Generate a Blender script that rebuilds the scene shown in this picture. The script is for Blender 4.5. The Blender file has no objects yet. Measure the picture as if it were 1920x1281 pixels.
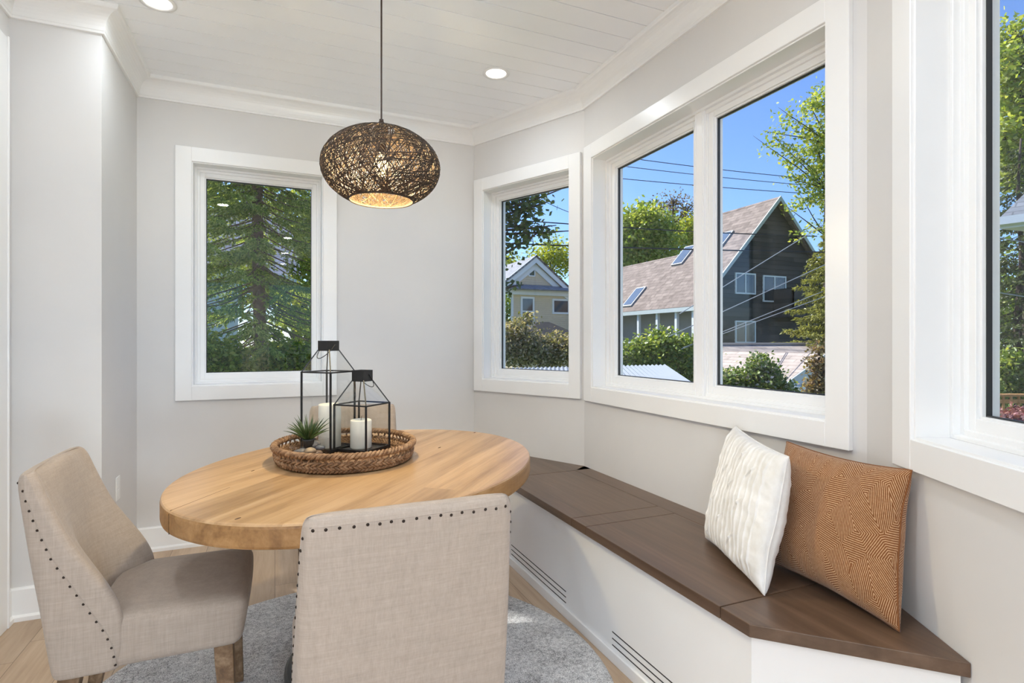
import bpy, bmesh, math, random
import numpy as np
from mathutils import Vector, Matrix, noise as mnoise

SC = bpy.context.scene
COL = SC.collection
R = math.radians

# ------------------------------------------------------------------ camera, world, sun, exposure
F_PX, CX, CY, EYE, YAW = 1042.0, 960.0, 640.5, 1.2, R(23.1)
cam_d = bpy.data.cameras.new('camera')
cam_d.sensor_fit = 'HORIZONTAL'
cam_d.sensor_width = 36.0
cam_d.lens = 36.0 * F_PX / 1920.0
cam_d.clip_start = 0.05
cam_d.clip_end = 500
cam = bpy.data.objects.new('camera', cam_d)
cam.location = (0, 0, EYE)
cam.rotation_euler = (R(90), 0, -YAW)
COL.objects.link(cam)
SC.camera = cam

SUN_AZ = Vector((-0.42, 0.90, 0)).normalized()
SUN_EL = R(46)
SUN_DIR = (SUN_AZ * math.cos(SUN_EL) + Vector((0, 0, math.sin(SUN_EL)))).normalized()

world = bpy.data.worlds.new('world')
SC.world = world
world.use_nodes = True
wn = world.node_tree
wn.nodes.clear()
w_out = wn.nodes.new('ShaderNodeOutputWorld')
w_bg = wn.nodes.new('ShaderNodeBackground')
w_sky = wn.nodes.new('ShaderNodeTexSky')
w_sky.sky_type = 'NISHITA'
w_sky.sun_disc = False
w_sky.sun_elevation = SUN_EL
w_sky.sun_rotation = math.atan2(SUN_AZ.x, SUN_AZ.y)
w_sky.altitude = 100
w_sky.air_density = 1.0
w_sky.dust_density = 0.6
w_sky.ozone_density = 1.0
w_bg.inputs['Strength'].default_value = 0.25
w_tint = wn.nodes.new('ShaderNodeMix'); w_tint.data_type = 'RGBA'; w_tint.blend_type = 'MULTIPLY'
w_tint.inputs[0].default_value = 1.0; w_tint.inputs[7].default_value = (0.56, 0.70, 1.0, 1)
wn.links.new(w_sky.outputs[0], w_tint.inputs[6])
wn.links.new(w_tint.outputs[2], w_bg.inputs['Color'])
wn.links.new(w_bg.outputs[0], w_out.inputs['Surface'])

sun_l = bpy.data.lights.new('sun', 'SUN')
sun_l.energy = 9.0
sun_l.angle = R(0.53)
sun_l.color = (1.0, 0.965, 0.91)
sun_o = bpy.data.objects.new('sun', sun_l)
sun_o.rotation_euler = SUN_DIR.to_track_quat('Z', 'Y').to_euler()
sun_o.location = (-6, 12, 14)
COL.objects.link(sun_o)

SC.view_settings.view_transform = 'Standard'
SC.view_settings.look = 'None'
SC.view_settings.gamma = 1.0
SC.view_settings.use_curve_mapping = False
SC.view_settings.exposure = 0.0
SC.render.engine = 'CYCLES'
SC.cycles.max_bounces = 12
SC.cycles.diffuse_bounces = 7
SC.cycles.transparent_max_bounces = 24
SC.cycles.use_denoising = True
SC.cycles.sample_clamp_indirect = 6.0

CAN_POWER = 5.5         # watts of each recessed light
FILL_GLOBE_POWER = 290.0      # watts of each globe fill light added behind the camera

# ------------------------------------------------------------------ pixel helpers (photograph 1920 x 1281)
CAM_R = Vector((math.cos(YAW), -math.sin(YAW), 0))
CAM_F = Vector((math.sin(YAW), math.cos(YAW), 0))
CAM_O = Vector((0, 0, EYE))

def ray(u, v):
    return CAM_R * ((u - CX) / F_PX) + CAM_F - Vector((0, 0, 1)) * ((v - CY) / F_PX)

def at(u, v, depth):
    return CAM_O + ray(u, v) * depth

def on_plane(u, v, p, n):
    d = ray(u, v); p = Vector(p); n = Vector(n)
    return CAM_O + d * ((p - CAM_O).dot(n) / d.dot(n))

# ------------------------------------------------------------------ object helpers
def props(o, label=None, cat=None, group=None, kind=None):
    if label: o['label'] = label
    if cat: o['category'] = cat
    if group: o['group'] = group
    if kind: o['kind'] = kind
    return o

def thing(name, label, cat, loc=(0, 0, 0), rz=0.0, group=None, kind=None):
    o = bpy.data.objects.new(name, None)
    o.empty_display_size = 0.1
    o.location = loc
    o.rotation_euler = (0, 0, rz)
    COL.objects.link(o)
    return props(o, label, cat, group, kind)

def root_matrix(o):
    m = Matrix.Translation(o.location) @ o.rotation_euler.to_matrix().to_4x4()
    if o.parent:
        m = root_matrix(o.parent) @ m
    return m

def copy_tree(o, parent=None):
    c = o.copy(); COL.objects.link(c); c.parent = parent
    for ch in [x for x in bpy.data.objects if x.parent == o]:
        copy_tree(ch, c)
    return c

class MB:
    """collects verts / faces, builds one mesh object"""
    def __init__(self):
        self.v = []; self.f = []; self.uv = None
    def add(self, vs, fs):
        b = len(self.v)
        self.v.extend([tuple(x) for x in vs])
        self.f.extend([tuple(i + b for i in f) for f in fs])
        return b
    def box(self, x0, x1, y0, y1, z0, z1, M=None):
        vs = [Vector(p) for p in ((x0, y0, z0), (x1, y0, z0), (x1, y1, z0), (x0, y1, z0), (x0, y0, z1), (x1, y0, z1), (x1, y1, z1), (x0, y1, z1))]
        if M is not None: vs = [M @ p for p in vs]
        self.add(vs, [(0, 3, 2, 1), (4, 5, 6, 7), (0, 1, 5, 4), (1, 2, 6, 5), (2, 3, 7, 6), (3, 0, 4, 7)])
        return self
    def prism(self, poly, z0, z1):
        n = len(poly)
        a = sum(poly[i][0] * poly[(i + 1) % n][1] - poly[(i + 1) % n][0] * poly[i][1] for i in range(n))
        if a < 0: poly = poly[::-1]
        vs = [(p[0], p[1], z0) for p in poly] + [(p[0], p[1], z1) for p in poly]
        fs = [tuple(range(n))[::-1], tuple(range(n, 2 * n))] + [(i, (i + 1) % n, n + (i + 1) % n, n + i) for i in range(n)]
        self.add(vs, fs)
        return self
    def extrude(self, pts, off):
        """planar polygon pts (3D) thickened by vector off"""
        n = len(pts); off = Vector(off)
        vs = [Vector(p) for p in pts] + [Vector(p) + off for p in pts]
        fs = [tuple(range(n))[::-1], tuple(range(n, 2 * n))] + [(i, (i + 1) % n, n + (i + 1) % n, n + i) for i in range(n)]
        self.add(vs, fs)
        return self
    def bar(self, a, b, w, h, up=(0, 0, 1)):
        """square bar between points"""
        a = Vector(a); b = Vector(b); d = (b - a).normalized(); up = Vector(up)
        s = d.cross(up)
        if s.length < 1e-4: s = d.cross(Vector((1, 0, 0)))
        s.normalize(); t = s.cross(d)
        vs = []
        for p in (a, b):
            for i, j in ((-1, -1), (1, -1), (1, 1), (-1, 1)):
                vs.append(p + s * (i * w / 2) + t * (j * h / 2))
        self.add(vs, [(0, 1, 2, 3), (7, 6, 5, 4), (0, 4, 5, 1), (1, 5, 6, 2), (2, 6, 7, 3), (3, 7, 4, 0)])
        return self
    def tube(self, pts, r, n=8, closed=False, cap=True):
        pts = [Vector(p) for p in pts]; m = len(pts)
        rs = r if isinstance(r, (list, tuple)) else [r] * m
        t0 = (pts[1] - pts[0]).normalized()
        ref = Vector((0, 0, 1)) if abs(t0.z) < 0.9 else Vector((1, 0, 0))
        nv = t0.cross(ref).normalized()
        rings = []
        for i in range(m):
            if closed: t = pts[(i + 1) % m] - pts[(i - 1) % m]
            else: t = pts[min(i + 1, m - 1)] - pts[max(i - 1, 0)]
            if t.length < 1e-9: t = t0.copy()
            t.normalize()
            nv = nv - t * nv.dot(t)
            if nv.length < 1e-6: nv = t.orthogonal()
            nv.normalize(); bv = t.cross(nv)
            rings.append([pts[i] + (nv * math.cos(2 * math.pi * k / n) + bv * math.sin(2 * math.pi * k / n)) * rs[i] for k in range(n)])
        vs = [p for rg in rings for p in rg]; fs = []
        for i in range(m if closed else m - 1):
            a = i * n; b = ((i + 1) % m) * n
            for k in range(n):
                fs.append((a + k, a + (k + 1) % n, b + (k + 1) % n, b + k))
        if cap and not closed:
            fs.append(tuple(range(n))[::-1]); fs.append(tuple((m - 1) * n + k for k in range(n)))
        self.add(vs, fs)
        return self
    def lathe(self, prof, c=(0, 0, 0), n=32, sx=1.0, sy=1.0, rot=0.0):
        c = Vector(c); vs = []; fs = []; m = len(prof)
        for r, z in prof:
            for k in range(n):
                a = 2 * math.pi * k / n
                x = r * math.cos(a) * sx; y = r * math.sin(a) * sy
                vs.append(c + Vector((x * math.cos(rot) - y * math.sin(rot), x * math.sin(rot) + y * math.cos(rot), z)))
        for i in range(m - 1):
            for k in range(n):
                fs.append((i * n + k, i * n + (k + 1) % n, (i + 1) * n + (k + 1) % n, (i + 1) * n + k))
        if prof[0][0] > 1e-6: fs.append(tuple(range(n))[::-1])
        if prof[-1][0] > 1e-6: fs.append(tuple((m - 1) * n + k for k in range(n)))
        self.add(vs, fs)
        return self
    def loft(self, rings, cap=True):
        n = len(rings[0]); vs = [p for rg in rings for p in rg]; fs = []
        for i in range(len(rings) - 1):
            for k in range(n):
                fs.append((i * n + k, i * n + (k + 1) % n, (i + 1) * n + (k + 1) % n, (i + 1) * n + k))
        if cap:
            fs.append(tuple(range(n))[::-1]); fs.append(tuple((len(rings) - 1) * n + k for k in range(n)))
        self.add(vs, fs)
        return self
    def grid(self, fn, nu, nv, uv=False):
        b = len(self.v)
        for j in range(nv + 1):
            for i in range(nu + 1):
                self.v.append(tuple(fn(i / nu, j / nv)))
        for j in range(nv):
            for i in range(nu):
                a = b + j * (nu + 1) + i
                self.f.append((a, a + 1, a + nu + 2, a + nu + 1))
        return self
    def rbox(self, c, h, r, n=6, warp=None):
        """rounded box: centre c, half sizes h, radius r"""
        c = Vector(c); h = Vector(h)
        ts = [-1 + 2 * i / n for i in range(n + 1)]
        for ax in range(3):
            for s in (-1, 1):
                b = len(self.v)
                for i in ts:
                    for j in ts:
                        p = [0, 0, 0]; p[ax] = s; p[(ax + 1) % 3] = i; p[(ax + 2) % 3] = j
                        q = []
                        for k in range(3):
                            # concentrate samples near edges
                            q.append(math.copysign(abs(p[k]) ** 0.6, p[k]) * h[k])
                        q = Vector(q)
                        cl = Vector([max(-h[k] + r, min(h[k] - r, q[k])) for k in range(3)])
                        d = q - cl
                        if d.length > 1e-9: q = cl + d.normalized() * r
                        if warp: q = warp(q)
                        self.v.append(tuple(q + c))
                for i in range(n):
                    for j in range(n):
                        a = b + i * (n + 1) + j
                        fc = (a, a + n + 1, a + n + 2, a + 1)
                        self.f.append(fc if s > 0 else fc[::-1])
        return self
    def build(self, name, mat, parent=None, smooth=False, bevel=0.0, seg=2, subsurf=0, local=False, weld=False, uv=None, kind=None):
        me = bpy.data.meshes.new(name)
        vs = self.v
        if parent is not None and not local:
            mi = root_matrix(parent).inverted()
            vs = [tuple(mi @ Vector(p)) for p in vs]
        me.from_pydata([tuple(p) for p in vs], [], self.f)
        if weld or bevel:
            bm = bmesh.new(); bm.from_mesh(me)
            if weld: bmesh.ops.remove_doubles(bm, verts=bm.verts, dist=1e-5)
            bmesh.ops.recalc_face_normals(bm, faces=bm.faces)
            if bevel:
                ed = [e for e in bm.edges if len(e.link_faces) == 2 and e.calc_face_angle(0) > 0.5]
                bmesh.ops.bevel(bm, geom=ed, offset=bevel, segments=seg, affect='EDGES', profile=0.5, clamp_overlap=True)
            bm.to_mesh(me); bm.free()
        if smooth:
            me.polygons.foreach_set('use_smooth', [True] * len(me.polygons))
        if uv:
            l = me.uv_layers.new(name='UVMap')
            for i, lp in enumerate(me.loops):
                l.data[i].uv = uv[lp.vertex_index]
        me.materials.append(mat)
        o = bpy.data.objects.new(name, me)
        COL.objects.link(o)
        if parent is not None: o.parent = parent
        if subsurf:
            m = o.modifiers.new('subsurf', 'SUBSURF'); m.levels = subsurf; m.render_levels = subsurf
        if kind: o['kind'] = kind
        return o

def np_mesh(name, V, Fq, mat, parent=None, kind=None):
    """big quad mesh from numpy arrays (world coordinates)"""
    me = bpy.data.meshes.new(name)
    V = np.asarray(V, dtype=np.float32).reshape(-1, 3); Fq = np.asarray(Fq, dtype=np.int32).reshape(-1, 4)
    if parent is not None:
        mi = np.array(root_matrix(parent).inverted())
        V = V @ mi[:3, :3].T.astype(np.float32) + mi[:3, 3].astype(np.float32)
    me.vertices.add(len(V)); me.vertices.foreach_set('co', V.ravel())
    me.loops.add(Fq.size); me.loops.foreach_set('vertex_index', Fq.ravel())
    me.polygons.add(len(Fq)); me.polygons.foreach_set('loop_start', np.arange(0, Fq.size, 4, dtype=np.int32))
    me.polygons.foreach_set('loop_total', np.full(len(Fq), 4, dtype=np.int32))
    me.update(calc_edges=True); me.validate()
    me.materials.append(mat)
    o = bpy.data.objects.new(name, me); COL.objects.link(o)
    if parent is not None: o.parent = parent
    if kind: o['kind'] = kind
    return o

# ------------------------------------------------------------------ materials
MATS = {}
def nodes(name):
    m = bpy.data.materials.new(name); m.use_nodes = True
    nt = m.node_tree; nt.nodes.clear()
    out = nt.nodes.new('ShaderNodeOutputMaterial')
    return m, nt, out

def N(nt, typ, **kw):
    n = nt.nodes.new(typ)
    for k, v in kw.items():
        if k.startswith('i_'):
            n.inputs[k[2:].replace('_', ' ')].default_value = v
        else: setattr(n, k, v)
    return n

def L(nt, a, b): nt.links.new(a, b)

def ramp(nt, fac, stops):
    r = nt.nodes.new('ShaderNodeValToRGB')
    el = r.color_ramp.elements
    while len(el) < len(stops): el.new(0.5)
    for e, (p, c) in zip(el, stops):
        e.position = p; e.color = (c[0], c[1], c[2], 1)
    L(nt, fac, r.inputs['Fac'])
    return r.outputs['Color']

def mth(nt, op, a, b=None, c=None):
    n = nt.nodes.new('ShaderNodeMath'); n.operation = op
    for i, x in enumerate((a, b, c)):
        if x is None: continue
        if isinstance(x, (int, float)): n.inputs[i].default_value = x
        else: L(nt, x, n.inputs[i])
    return n.outputs[0]

def mixc(nt, fac, a, b, mode='MIX'):
    n = nt.nodes.new('ShaderNodeMix'); n.data_type = 'RGBA'; n.blend_type = mode
    for sock, x in ((n.inputs['Factor'], fac), (n.inputs['A'], a), (n.inputs['B'], b)):
        pass
    ia = [s for s in n.inputs if s.name == 'A' and s.type == 'RGBA'][0]
    ib = [s for s in n.inputs if s.name == 'B' and s.type == 'RGBA'][0]
    fa = [s for s in n.inputs if s.name == 'Factor' and s.type == 'VALUE'][0]
    for s, x in ((fa, fac), (ia, a), (ib, b)):
        if isinstance(x, (int, float)): s.default_value = x
        elif isinstance(x, (tuple, list)): s.default_value = (x[0], x[1], x[2], 1)
        else: L(nt, x, s)
    return [s for s in n.outputs if s.type == 'RGBA'][0]

def coords(nt, scale=(1, 1, 1), rot=(0, 0, 0), kind='Object'):
    tc = nt.nodes.new('ShaderNodeTexCoord')
    mp = nt.nodes.new('ShaderNodeMapping')
    mp.inputs['Scale'].default_value = scale
    mp.inputs['Rotation'].default_value = rot
    L(nt, tc.outputs[kind], mp.inputs['Vector'])
    return mp.outputs['Vector']

def noise(nt, vec, scale, detail=4, rough=0.55, dist=0.0):
    n = nt.nodes.new('ShaderNodeTexNoise')
    n.inputs['Scale'].default_value = scale; n.inputs['Detail'].default_value = detail
    n.inputs['Roughness'].default_value = rough; n.inputs['Distortion'].default_value = dist
    L(nt, vec, n.inputs['Vector'])
    return n.outputs['Fac']

def pbsdf(nt, out, color, rough=0.5, metal=0.0, bump=None, bump_s=0.3, bump_d=0.002, spec=0.5, sheen=0.0):
    b = nt.nodes.new('ShaderNodeBsdfPrincipled')
    if isinstance(color, (tuple, list)): b.inputs['Base Color'].default_value = (color[0], color[1], color[2], 1)
    else: L(nt, color, b.inputs['Base Color'])
    if isinstance(rough, (int, float)): b.inputs['Roughness'].default_value = rough
    else: L(nt, rough, b.inputs['Roughness'])
    b.inputs['Metallic'].default_value = metal
    b.inputs['Specular IOR Level'].default_value = spec
    if sheen: b.inputs['Sheen Weight'].default_value = sheen
    if bump is not None:
        bn = nt.nodes.new('ShaderNodeBump')
        bn.inputs['Strength'].default_value = bump_s; bn.inputs['Distance'].default_value = bump_d
        L(nt, bump, bn.inputs['Height']); L(nt, bn.outputs[0], b.inputs['Normal'])
    L(nt, b.outputs[0], out.inputs['Surface'])
    return b

def plain(name, color, rough=0.5, metal=0.0, var=0.04, scale=6.0, bump=0.0, spec=0.5):
    m, nt, out = nodes(name)
    v = coords(nt)
    f = noise(nt, v, scale, 3)
    lo = tuple(c * (1 - var) for c in color); hi = tuple(min(1, c * (1 + var)) for c in color)
    c = ramp(nt, f, [(0.3, lo), (0.7, hi)])
    pbsdf(nt, out, c, rough, metal, f if bump else None, bump, 0.002, spec)
    return m

def wood(name, cols, rot=0.0, rough=0.45, plank=0.0, plen=1.4, grain=1.0, tint=0.12, seam=0.0, bump=0.15, spec=0.4, off=0.0):
    """grain runs along local x after rotating by rot about z; plank = board width"""
    m, nt, out = nodes(name)
    v = coords(nt, rot=(0, 0, rot))
    sp = nt.nodes.new('ShaderNodeSeparateXYZ'); L(nt, v, sp.inputs[0])
    x, y, z = sp.outputs
    y = mth(nt, 'ADD', y, off)
    if plank:
        row = mth(nt, 'FLOOR', mth(nt, 'DIVIDE', y, plank))
        wn_ = nt.nodes.new('ShaderNodeTexWhiteNoise'); wn_.noise_dimensions = '1D'; L(nt, row, wn_.inputs['W'])
        xs = mth(nt, 'ADD', x, mth(nt, 'MULTIPLY', wn_.outputs['Value'], plen * 3))
        seg = mth(nt, 'FLOOR', mth(nt, 'DIVIDE', xs, plen))
        w2 = nt.nodes.new('ShaderNodeTexWhiteNoise'); w2.noise_dimensions = '2D'
        cb = nt.nodes.new('ShaderNodeCombineXYZ'); L(nt, row, cb.inputs[0]); L(nt, seg, cb.inputs[1]); L(nt, cb.outputs[0], w2.inputs['Vector'])
        rnd = w2.outputs['Value']
    else:
        rnd = None
    cv = nt.nodes.new('ShaderNodeCombineXYZ')
    L(nt, mth(nt, 'MULTIPLY', x, 1.1 * grain), cv.inputs[0]); L(nt, mth(nt, 'MULTIPLY', y, 16 * grain), cv.inputs[1])
    zz = mth(nt, 'MULTIPLY', z, 16 * grain)
    if rnd is not None: zz = mth(nt, 'ADD', zz, mth(nt, 'MULTIPLY', rnd, 37.0))
    L(nt, zz, cv.inputs[2])
    f1 = noise(nt, cv.outputs[0], 1.0, 5, 0.6, 0.6)
    f2 = noise(nt, cv.outputs[0], 6.0, 3, 0.6, 0.0)
    f = mth(nt, 'ADD', mth(nt, 'MULTIPLY', f1, 0.75), mth(nt, 'MULTIPLY', f2, 0.25))
    n = len(cols)
    c = ramp(nt, f, [(0.32 + 0.36 * i / (n - 1), cc) for i, cc in enumerate(cols)])
    if rnd is not None:
        k = mth(nt, 'ADD', mth(nt, 'MULTIPLY', rnd, 2 * tint), 1 - tint)
        kc = nt.nodes.new('ShaderNodeCombineColor')
        for i in range(3): L(nt, k, kc.inputs[i])
        c = mixc(nt, 1.0, c, kc.outputs[0], 'MULTIPLY')
        if seam:
            fr = mth(nt, 'FRACT', mth(nt, 'DIVIDE', y, plank))
            e = mth(nt, 'LESS_THAN', mth(nt, 'MINIMUM', fr, mth(nt, 'SUBTRACT', 1.0, fr)), seam / plank)
            fx = mth(nt, 'FRACT', mth(nt, 'DIVIDE', xs, plen))
            e2 = mth(nt, 'LESS_THAN', fx, seam * 1.6 / plen)
            e = mth(nt, 'MAXIMUM', e, e2)
            c = mixc(nt, mth(nt, 'MULTIPLY', e, 0.6), c, tuple(q * 0.25 for q in cols[0]))
    pbsdf(nt, out, c, rough, 0, f, bump, 0.002, spec)
    return m

def fabric(name, base, var=0.16, scale=1.0, bump=0.35, sheen=0.15):
    """slubby woven linen"""
    m, nt, out = nodes(name)
    a = noise(nt, coords(nt, (260 * scale, 260 * scale, 14 * scale)), 1.0, 3, 0.6)
    b = noise(nt, coords(nt, (16 * scale, 16 * scale, 340 * scale)), 1.0, 3, 0.6)
    a2 = noise(nt, coords(nt, (70 * scale, 70 * scale, 5 * scale)), 1.0, 2, 0.6)
    b2 = noise(nt, coords(nt, (5 * scale, 5 * scale, 90 * scale)), 1.0, 2, 0.6)
    f = mth(nt, 'ADD', mth(nt, 'MULTIPLY', mth(nt, 'ADD', a, b), 0.3), mth(nt, 'MULTIPLY', mth(nt, 'ADD', a2, b2), 0.2))
    lo = tuple(c * (1 - var) for c in base); hi = tuple(min(1, c * (1 + var)) for c in base)
    c = ramp(nt, f, [(0.36, lo), (0.64, hi)])
    pbsdf(nt, out, c, 0.9, 0, f, bump, 0.0015, 0.2, sheen)
    return m

def leafmat(name, cols, transl=0.35, sat=1.0):
    m, nt, out = nodes(name)
    g = nt.nodes.new('ShaderNodeNewGeometry')
    c = ramp(nt, g.outputs['Random Per Island'], [(i / max(1, len(cols) - 1), cc) for i, cc in enumerate(cols)])
    d = nt.nodes.new('ShaderNodeBsdfDiffuse'); L(nt, c, d.inputs['Color'])
    t = nt.nodes.new('ShaderNodeBsdfTranslucent')
    ct = mixc(nt, 1.0, c, (1.25, 1.2, 0.6), 'MULTIPLY'); L(nt, ct, t.inputs['Color'])
    mx = nt.nodes.new('ShaderNodeMixShader'); mx.inputs[0].default_value = transl
    L(nt, d.outputs[0], mx.inputs[1]); L(nt, t.outputs[0], mx.inputs[2])
    gl = nt.nodes.new('ShaderNodeBsdfGlossy'); gl.inputs['Roughness'].default_value = 0.4
    mx2 = nt.nodes.new('ShaderNodeMixShader'); mx2.inputs[0].default_value = 0.04
    L(nt, mx.outputs[0], mx2.inputs[1]); L(nt, gl.outputs[0], mx2.inputs[2])
    L(nt, mx2.outputs[0], out.inputs['Surface'])
    return m

def glassmat(name, tint=(0.97, 0.985, 0.98), refl=1.0):
    """thin clear pane: lets light straight through, with Fresnel reflection"""
    m, nt, out = nodes(name)
    lw = nt.nodes.new('ShaderNodeLayerWeight'); lw.inputs['Blend'].default_value = 0.5
    fres = mth(nt, 'ADD', 0.04, mth(nt, 'MULTIPLY', 0.9, mth(nt, 'POWER', lw.outputs['Facing'], 5.0)))
    tr = nt.nodes.new('ShaderNodeBsdfTransparent'); tr.inputs['Color'].default_value = (*tint, 1)
    gl = nt.nodes.new('ShaderNodeBsdfGlossy'); gl.inputs['Roughness'].default_value = 0.01
    mx = nt.nodes.new('ShaderNodeMixShader')
    L(nt, mth(nt, 'MULTIPLY', fres, refl), mx.inputs[0])
    L(nt, tr.outputs[0], mx.inputs[1]); L(nt, gl.outputs[0], mx.inputs[2])
    L(nt, mx.outputs[0], out.inputs['Surface'])
    return m

def emit(name, color, strength):
    m, nt, out = nodes(name)
    e = nt.nodes.new('ShaderNodeEmission'); e.inputs['Color'].default_value = (*color, 1); e.inputs['Strength'].default_value = strength
    L(nt, e.outputs[0], out.inputs['Surface'])
    return m

def shingles(name, cols, bw=0.32, bh=0.14, rough=0.9):
    m, nt, out = nodes(name)
    tc = nt.nodes.new('ShaderNodeTexCoord')
    br = nt.nodes.new('ShaderNodeTexBrick')
    br.inputs['Scale'].default_value = 1.0
    br.inputs['Brick Width'].default_value = bw; br.inputs['Row Height'].default_value = bh
    br.inputs['Mortar Size'].default_value = 0.012; br.inputs['Mortar Smooth'].default_value = 0.2
    br.inputs['Color1'].default_value = (*cols[0], 1); br.inputs['Color2'].default_value = (*cols[1], 1); br.inputs['Mortar'].default_value = (*cols[2], 1)
    L(nt, tc.outputs['UV'], br.inputs['Vector'])
    f = noise(nt, tc.outputs['UV'], 3.0, 4)
    c = mixc(nt, 0.35, br.outputs['Color'], ramp(nt, f, [(0.3, tuple(q * 0.7 for q in cols[0])), (0.7, tuple(min(1, q * 1.25) for q in cols[1]))]))
    pbsdf(nt, out, c, rough, 0, br.outputs['Fac'], -0.4, 0.02, 0.2)
    return m

M_wall = plain('wall_paint', (0.70, 0.69, 0.683), 0.6, var=0.01, spec=0.3)
M_trim = plain('white_trim_paint', (0.86, 0.86, 0.86), 0.3, var=0.008, spec=0.5)
M_ceil = plain('ceiling_paint', (0.90, 0.915, 0.935), 0.4, var=0.008)
M_vinyl = plain('window_vinyl', (0.87, 0.87, 0.87), 0.3, var=0.005)
M_gasket = plain('black_gasket', (0.03, 0.03, 0.03), 0.5)
M_glass = glassmat('window_glass', refl=0.55)
M_floor = wood('oak_floor', [(0.35, 0.24, 0.155), (0.47, 0.345, 0.235), (0.57, 0.44, 0.32)], R(90), 0.4, 0.18, 1.7, 0.8, 0.14, 0.0015)
M_table = wood('oak_table_top', [(0.27, 0.15, 0.065), (0.45, 0.275, 0.135), (0.55, 0.36, 0.195)], R(-50), 0.33, 0.17, 3.0, 0.75, 0.10, 0.0, 0.1)
M_bench = wood('dark_oak', [(0.07, 0.041, 0.025), (0.112, 0.067, 0.042), (0.16, 0.10, 0.066)], R(90), 0.33, 0.0, 1, 0.8, bump=0.2, spec=0.5)
M_leg = wood('weathered_oak_leg', [(0.07, 0.04, 0.022), (0.16, 0.092, 0.045), (0.3, 0.2, 0.12)], 0, 0.6, 0, 1, 1.2)
M_linen = fabric('beige_linen', (0.352, 0.287, 0.236), 0.15, 1.5)
M_linen_pale = fabric('pale_linen', (0.62, 0.57, 0.51), 0.10)
M_nail = plain('bronze_nail', (0.03, 0.02, 0.015), 0.35, 0.8)
M_black = plain('black_metal', (0.015, 0.015, 0.016), 0.45, 0.3)
M_lglass = glassmat('lantern_glass', (0.985, 0.99, 0.99), 0.8)
M_wax = plain('candle_wax', (0.82, 0.78, 0.68), 0.5, var=0.02)
M_outlet = plain('outlet_plastic', (0.84, 0.84, 0.83), 0.35)
M_dark = plain('dark_slot', (0.02, 0.02, 0.02), 0.7)
M_grey = plain('charcoal_base', (0.05, 0.052, 0.055), 0.45)
M_bulb = emit('bulb_glow', (1.0, 0.70, 0.34), 6.0)
M_can = emit('can_lens', (1.0, 0.96, 0.9), 3.0)

# ------------------------------------------------------------------ room geometry (metres; x along the back wall, y away)
H = 2.70
A = Vector((-0.721, 3.735)); B = Vector((1.302, 3.742)); C = Vector((1.706, 2.895)); D = Vector((1.706, 1.165))
dE = Vector((-0.485, -0.8745)).normalized()
E_ = D + dE * 1.50
G0 = Vector((-0.721, 3.04)); G1 = Vector((-1.05, 3.04))

def wall(name, p0, p1, openings=(), thick=0.17, z0=-0.14, z1=2.74, ext0=0.1, ext1=0.1, side=-1, mat=None):
    """wall whose inner face runs p0 -> p1; its thickness goes to the left of that direction"""
    p0 = Vector(p0); p1 = Vector(p1); d = (p1 - p0); ln = d.length; d.normalize()
    n = Vector((-d.y, d.x))
    M = Matrix(((d.x, n.x, 0, p0.x), (d.y, n.y, 0, p0.y), (0, 0, 1, 0), (0, 0, 0, 1)))
    mb = MB(); t = -ext0
    for (a, b, za, zb) in sorted(openings):
        a -= 0.017; b += 0.017; za -= 0.017; zb += 0.017
        mb.box(t, a, 0, thick, z0, z1, M)
        mb.box(a, b, 0, thick, z0, za, M); mb.box(a, b, 0, thick, zb, z1, M)
        t = b
    mb.box(t, ln + ext1, 0, thick, z0, z1, M)
    o = mb.build(name, mat or M_wall, weld=False)
    bm = bmesh.new(); bm.from_mesh(o.data); bmesh.ops.recalc_face_normals(bm, faces=bm.faces); bm.to_mesh(o.data); bm.free()
    o['kind'] = 'structure'
    return o, M

# opening limits along each wall (inner edge of casing)
OPZ = (0.945, 2.247)
wall_back, MA = wall('wall_back', A, B, [(A.x * -1 + -0.441, A.x * -1 + 0.275, *OPZ)], ext0=0.3, side=1)
BCl = (C - B).length
wall_bay_left, MBc = wall('wall_bay_left', B, C, [(0.108, 0.832, *OPZ)], side=1)
wall_bay, MC = wall('wall_bay', C, D, [(2.895 - 2.777, 2.895 - 1.30, OPZ[0] - 0.005, OPZ[1] + 0.012)], side=1)
wall_bay_right, MD = wall('wall_bay_right', D, E_, [(0.265, 1.27, *OPZ)], side=1)
RX0, RX1, RY0, RY1 = -4.2, 3.6, -4.6, 0.35
wall_left_return, _ = wall('wall_left_return', G0, A, [], ext0=0, ext1=0.17, side=1, thick=0.16)
wall_left_front, _ = wall('wall_left_front', G1, G0, [], ext0=0.12, ext1=-0.16, side=1, thick=0.16)
wall_left, _ = wall('wall_left', (-1.05, RY1), (-1.05, 3.04), [], ext0=0, ext1=0.0, side=1, thick=0.12)
wall_kitchen, MK = wall('wall_kitchen', (RX0, RY1), (-1.05, RY1), [(0.3, 2.85, 0.06, 2.40)], ext0=0.1, ext1=-0.12, side=1, thick=0.12)  # opening added so sun falls on the floor behind the camera
wall_west, _ = wall('wall_west', (RX0, RY0), (RX0, RY1), [], side=1)
wall_right, _ = wall('wall_right', E_, (RX1, E_.y), [], ext0=0.0, ext1=0.1, side=1)
wall_east, _ = wall('wall_east', (RX1, E_.y), (RX1, RY0), [], side=1)
wall_rear, MR = wall('wall_rear', (RX1, RY0), (RX0, RY0), [(0.4, 3.7, 0.02, 2.42), (4.1, 7.4, 0.02, 2.42)], side=1)

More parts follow.
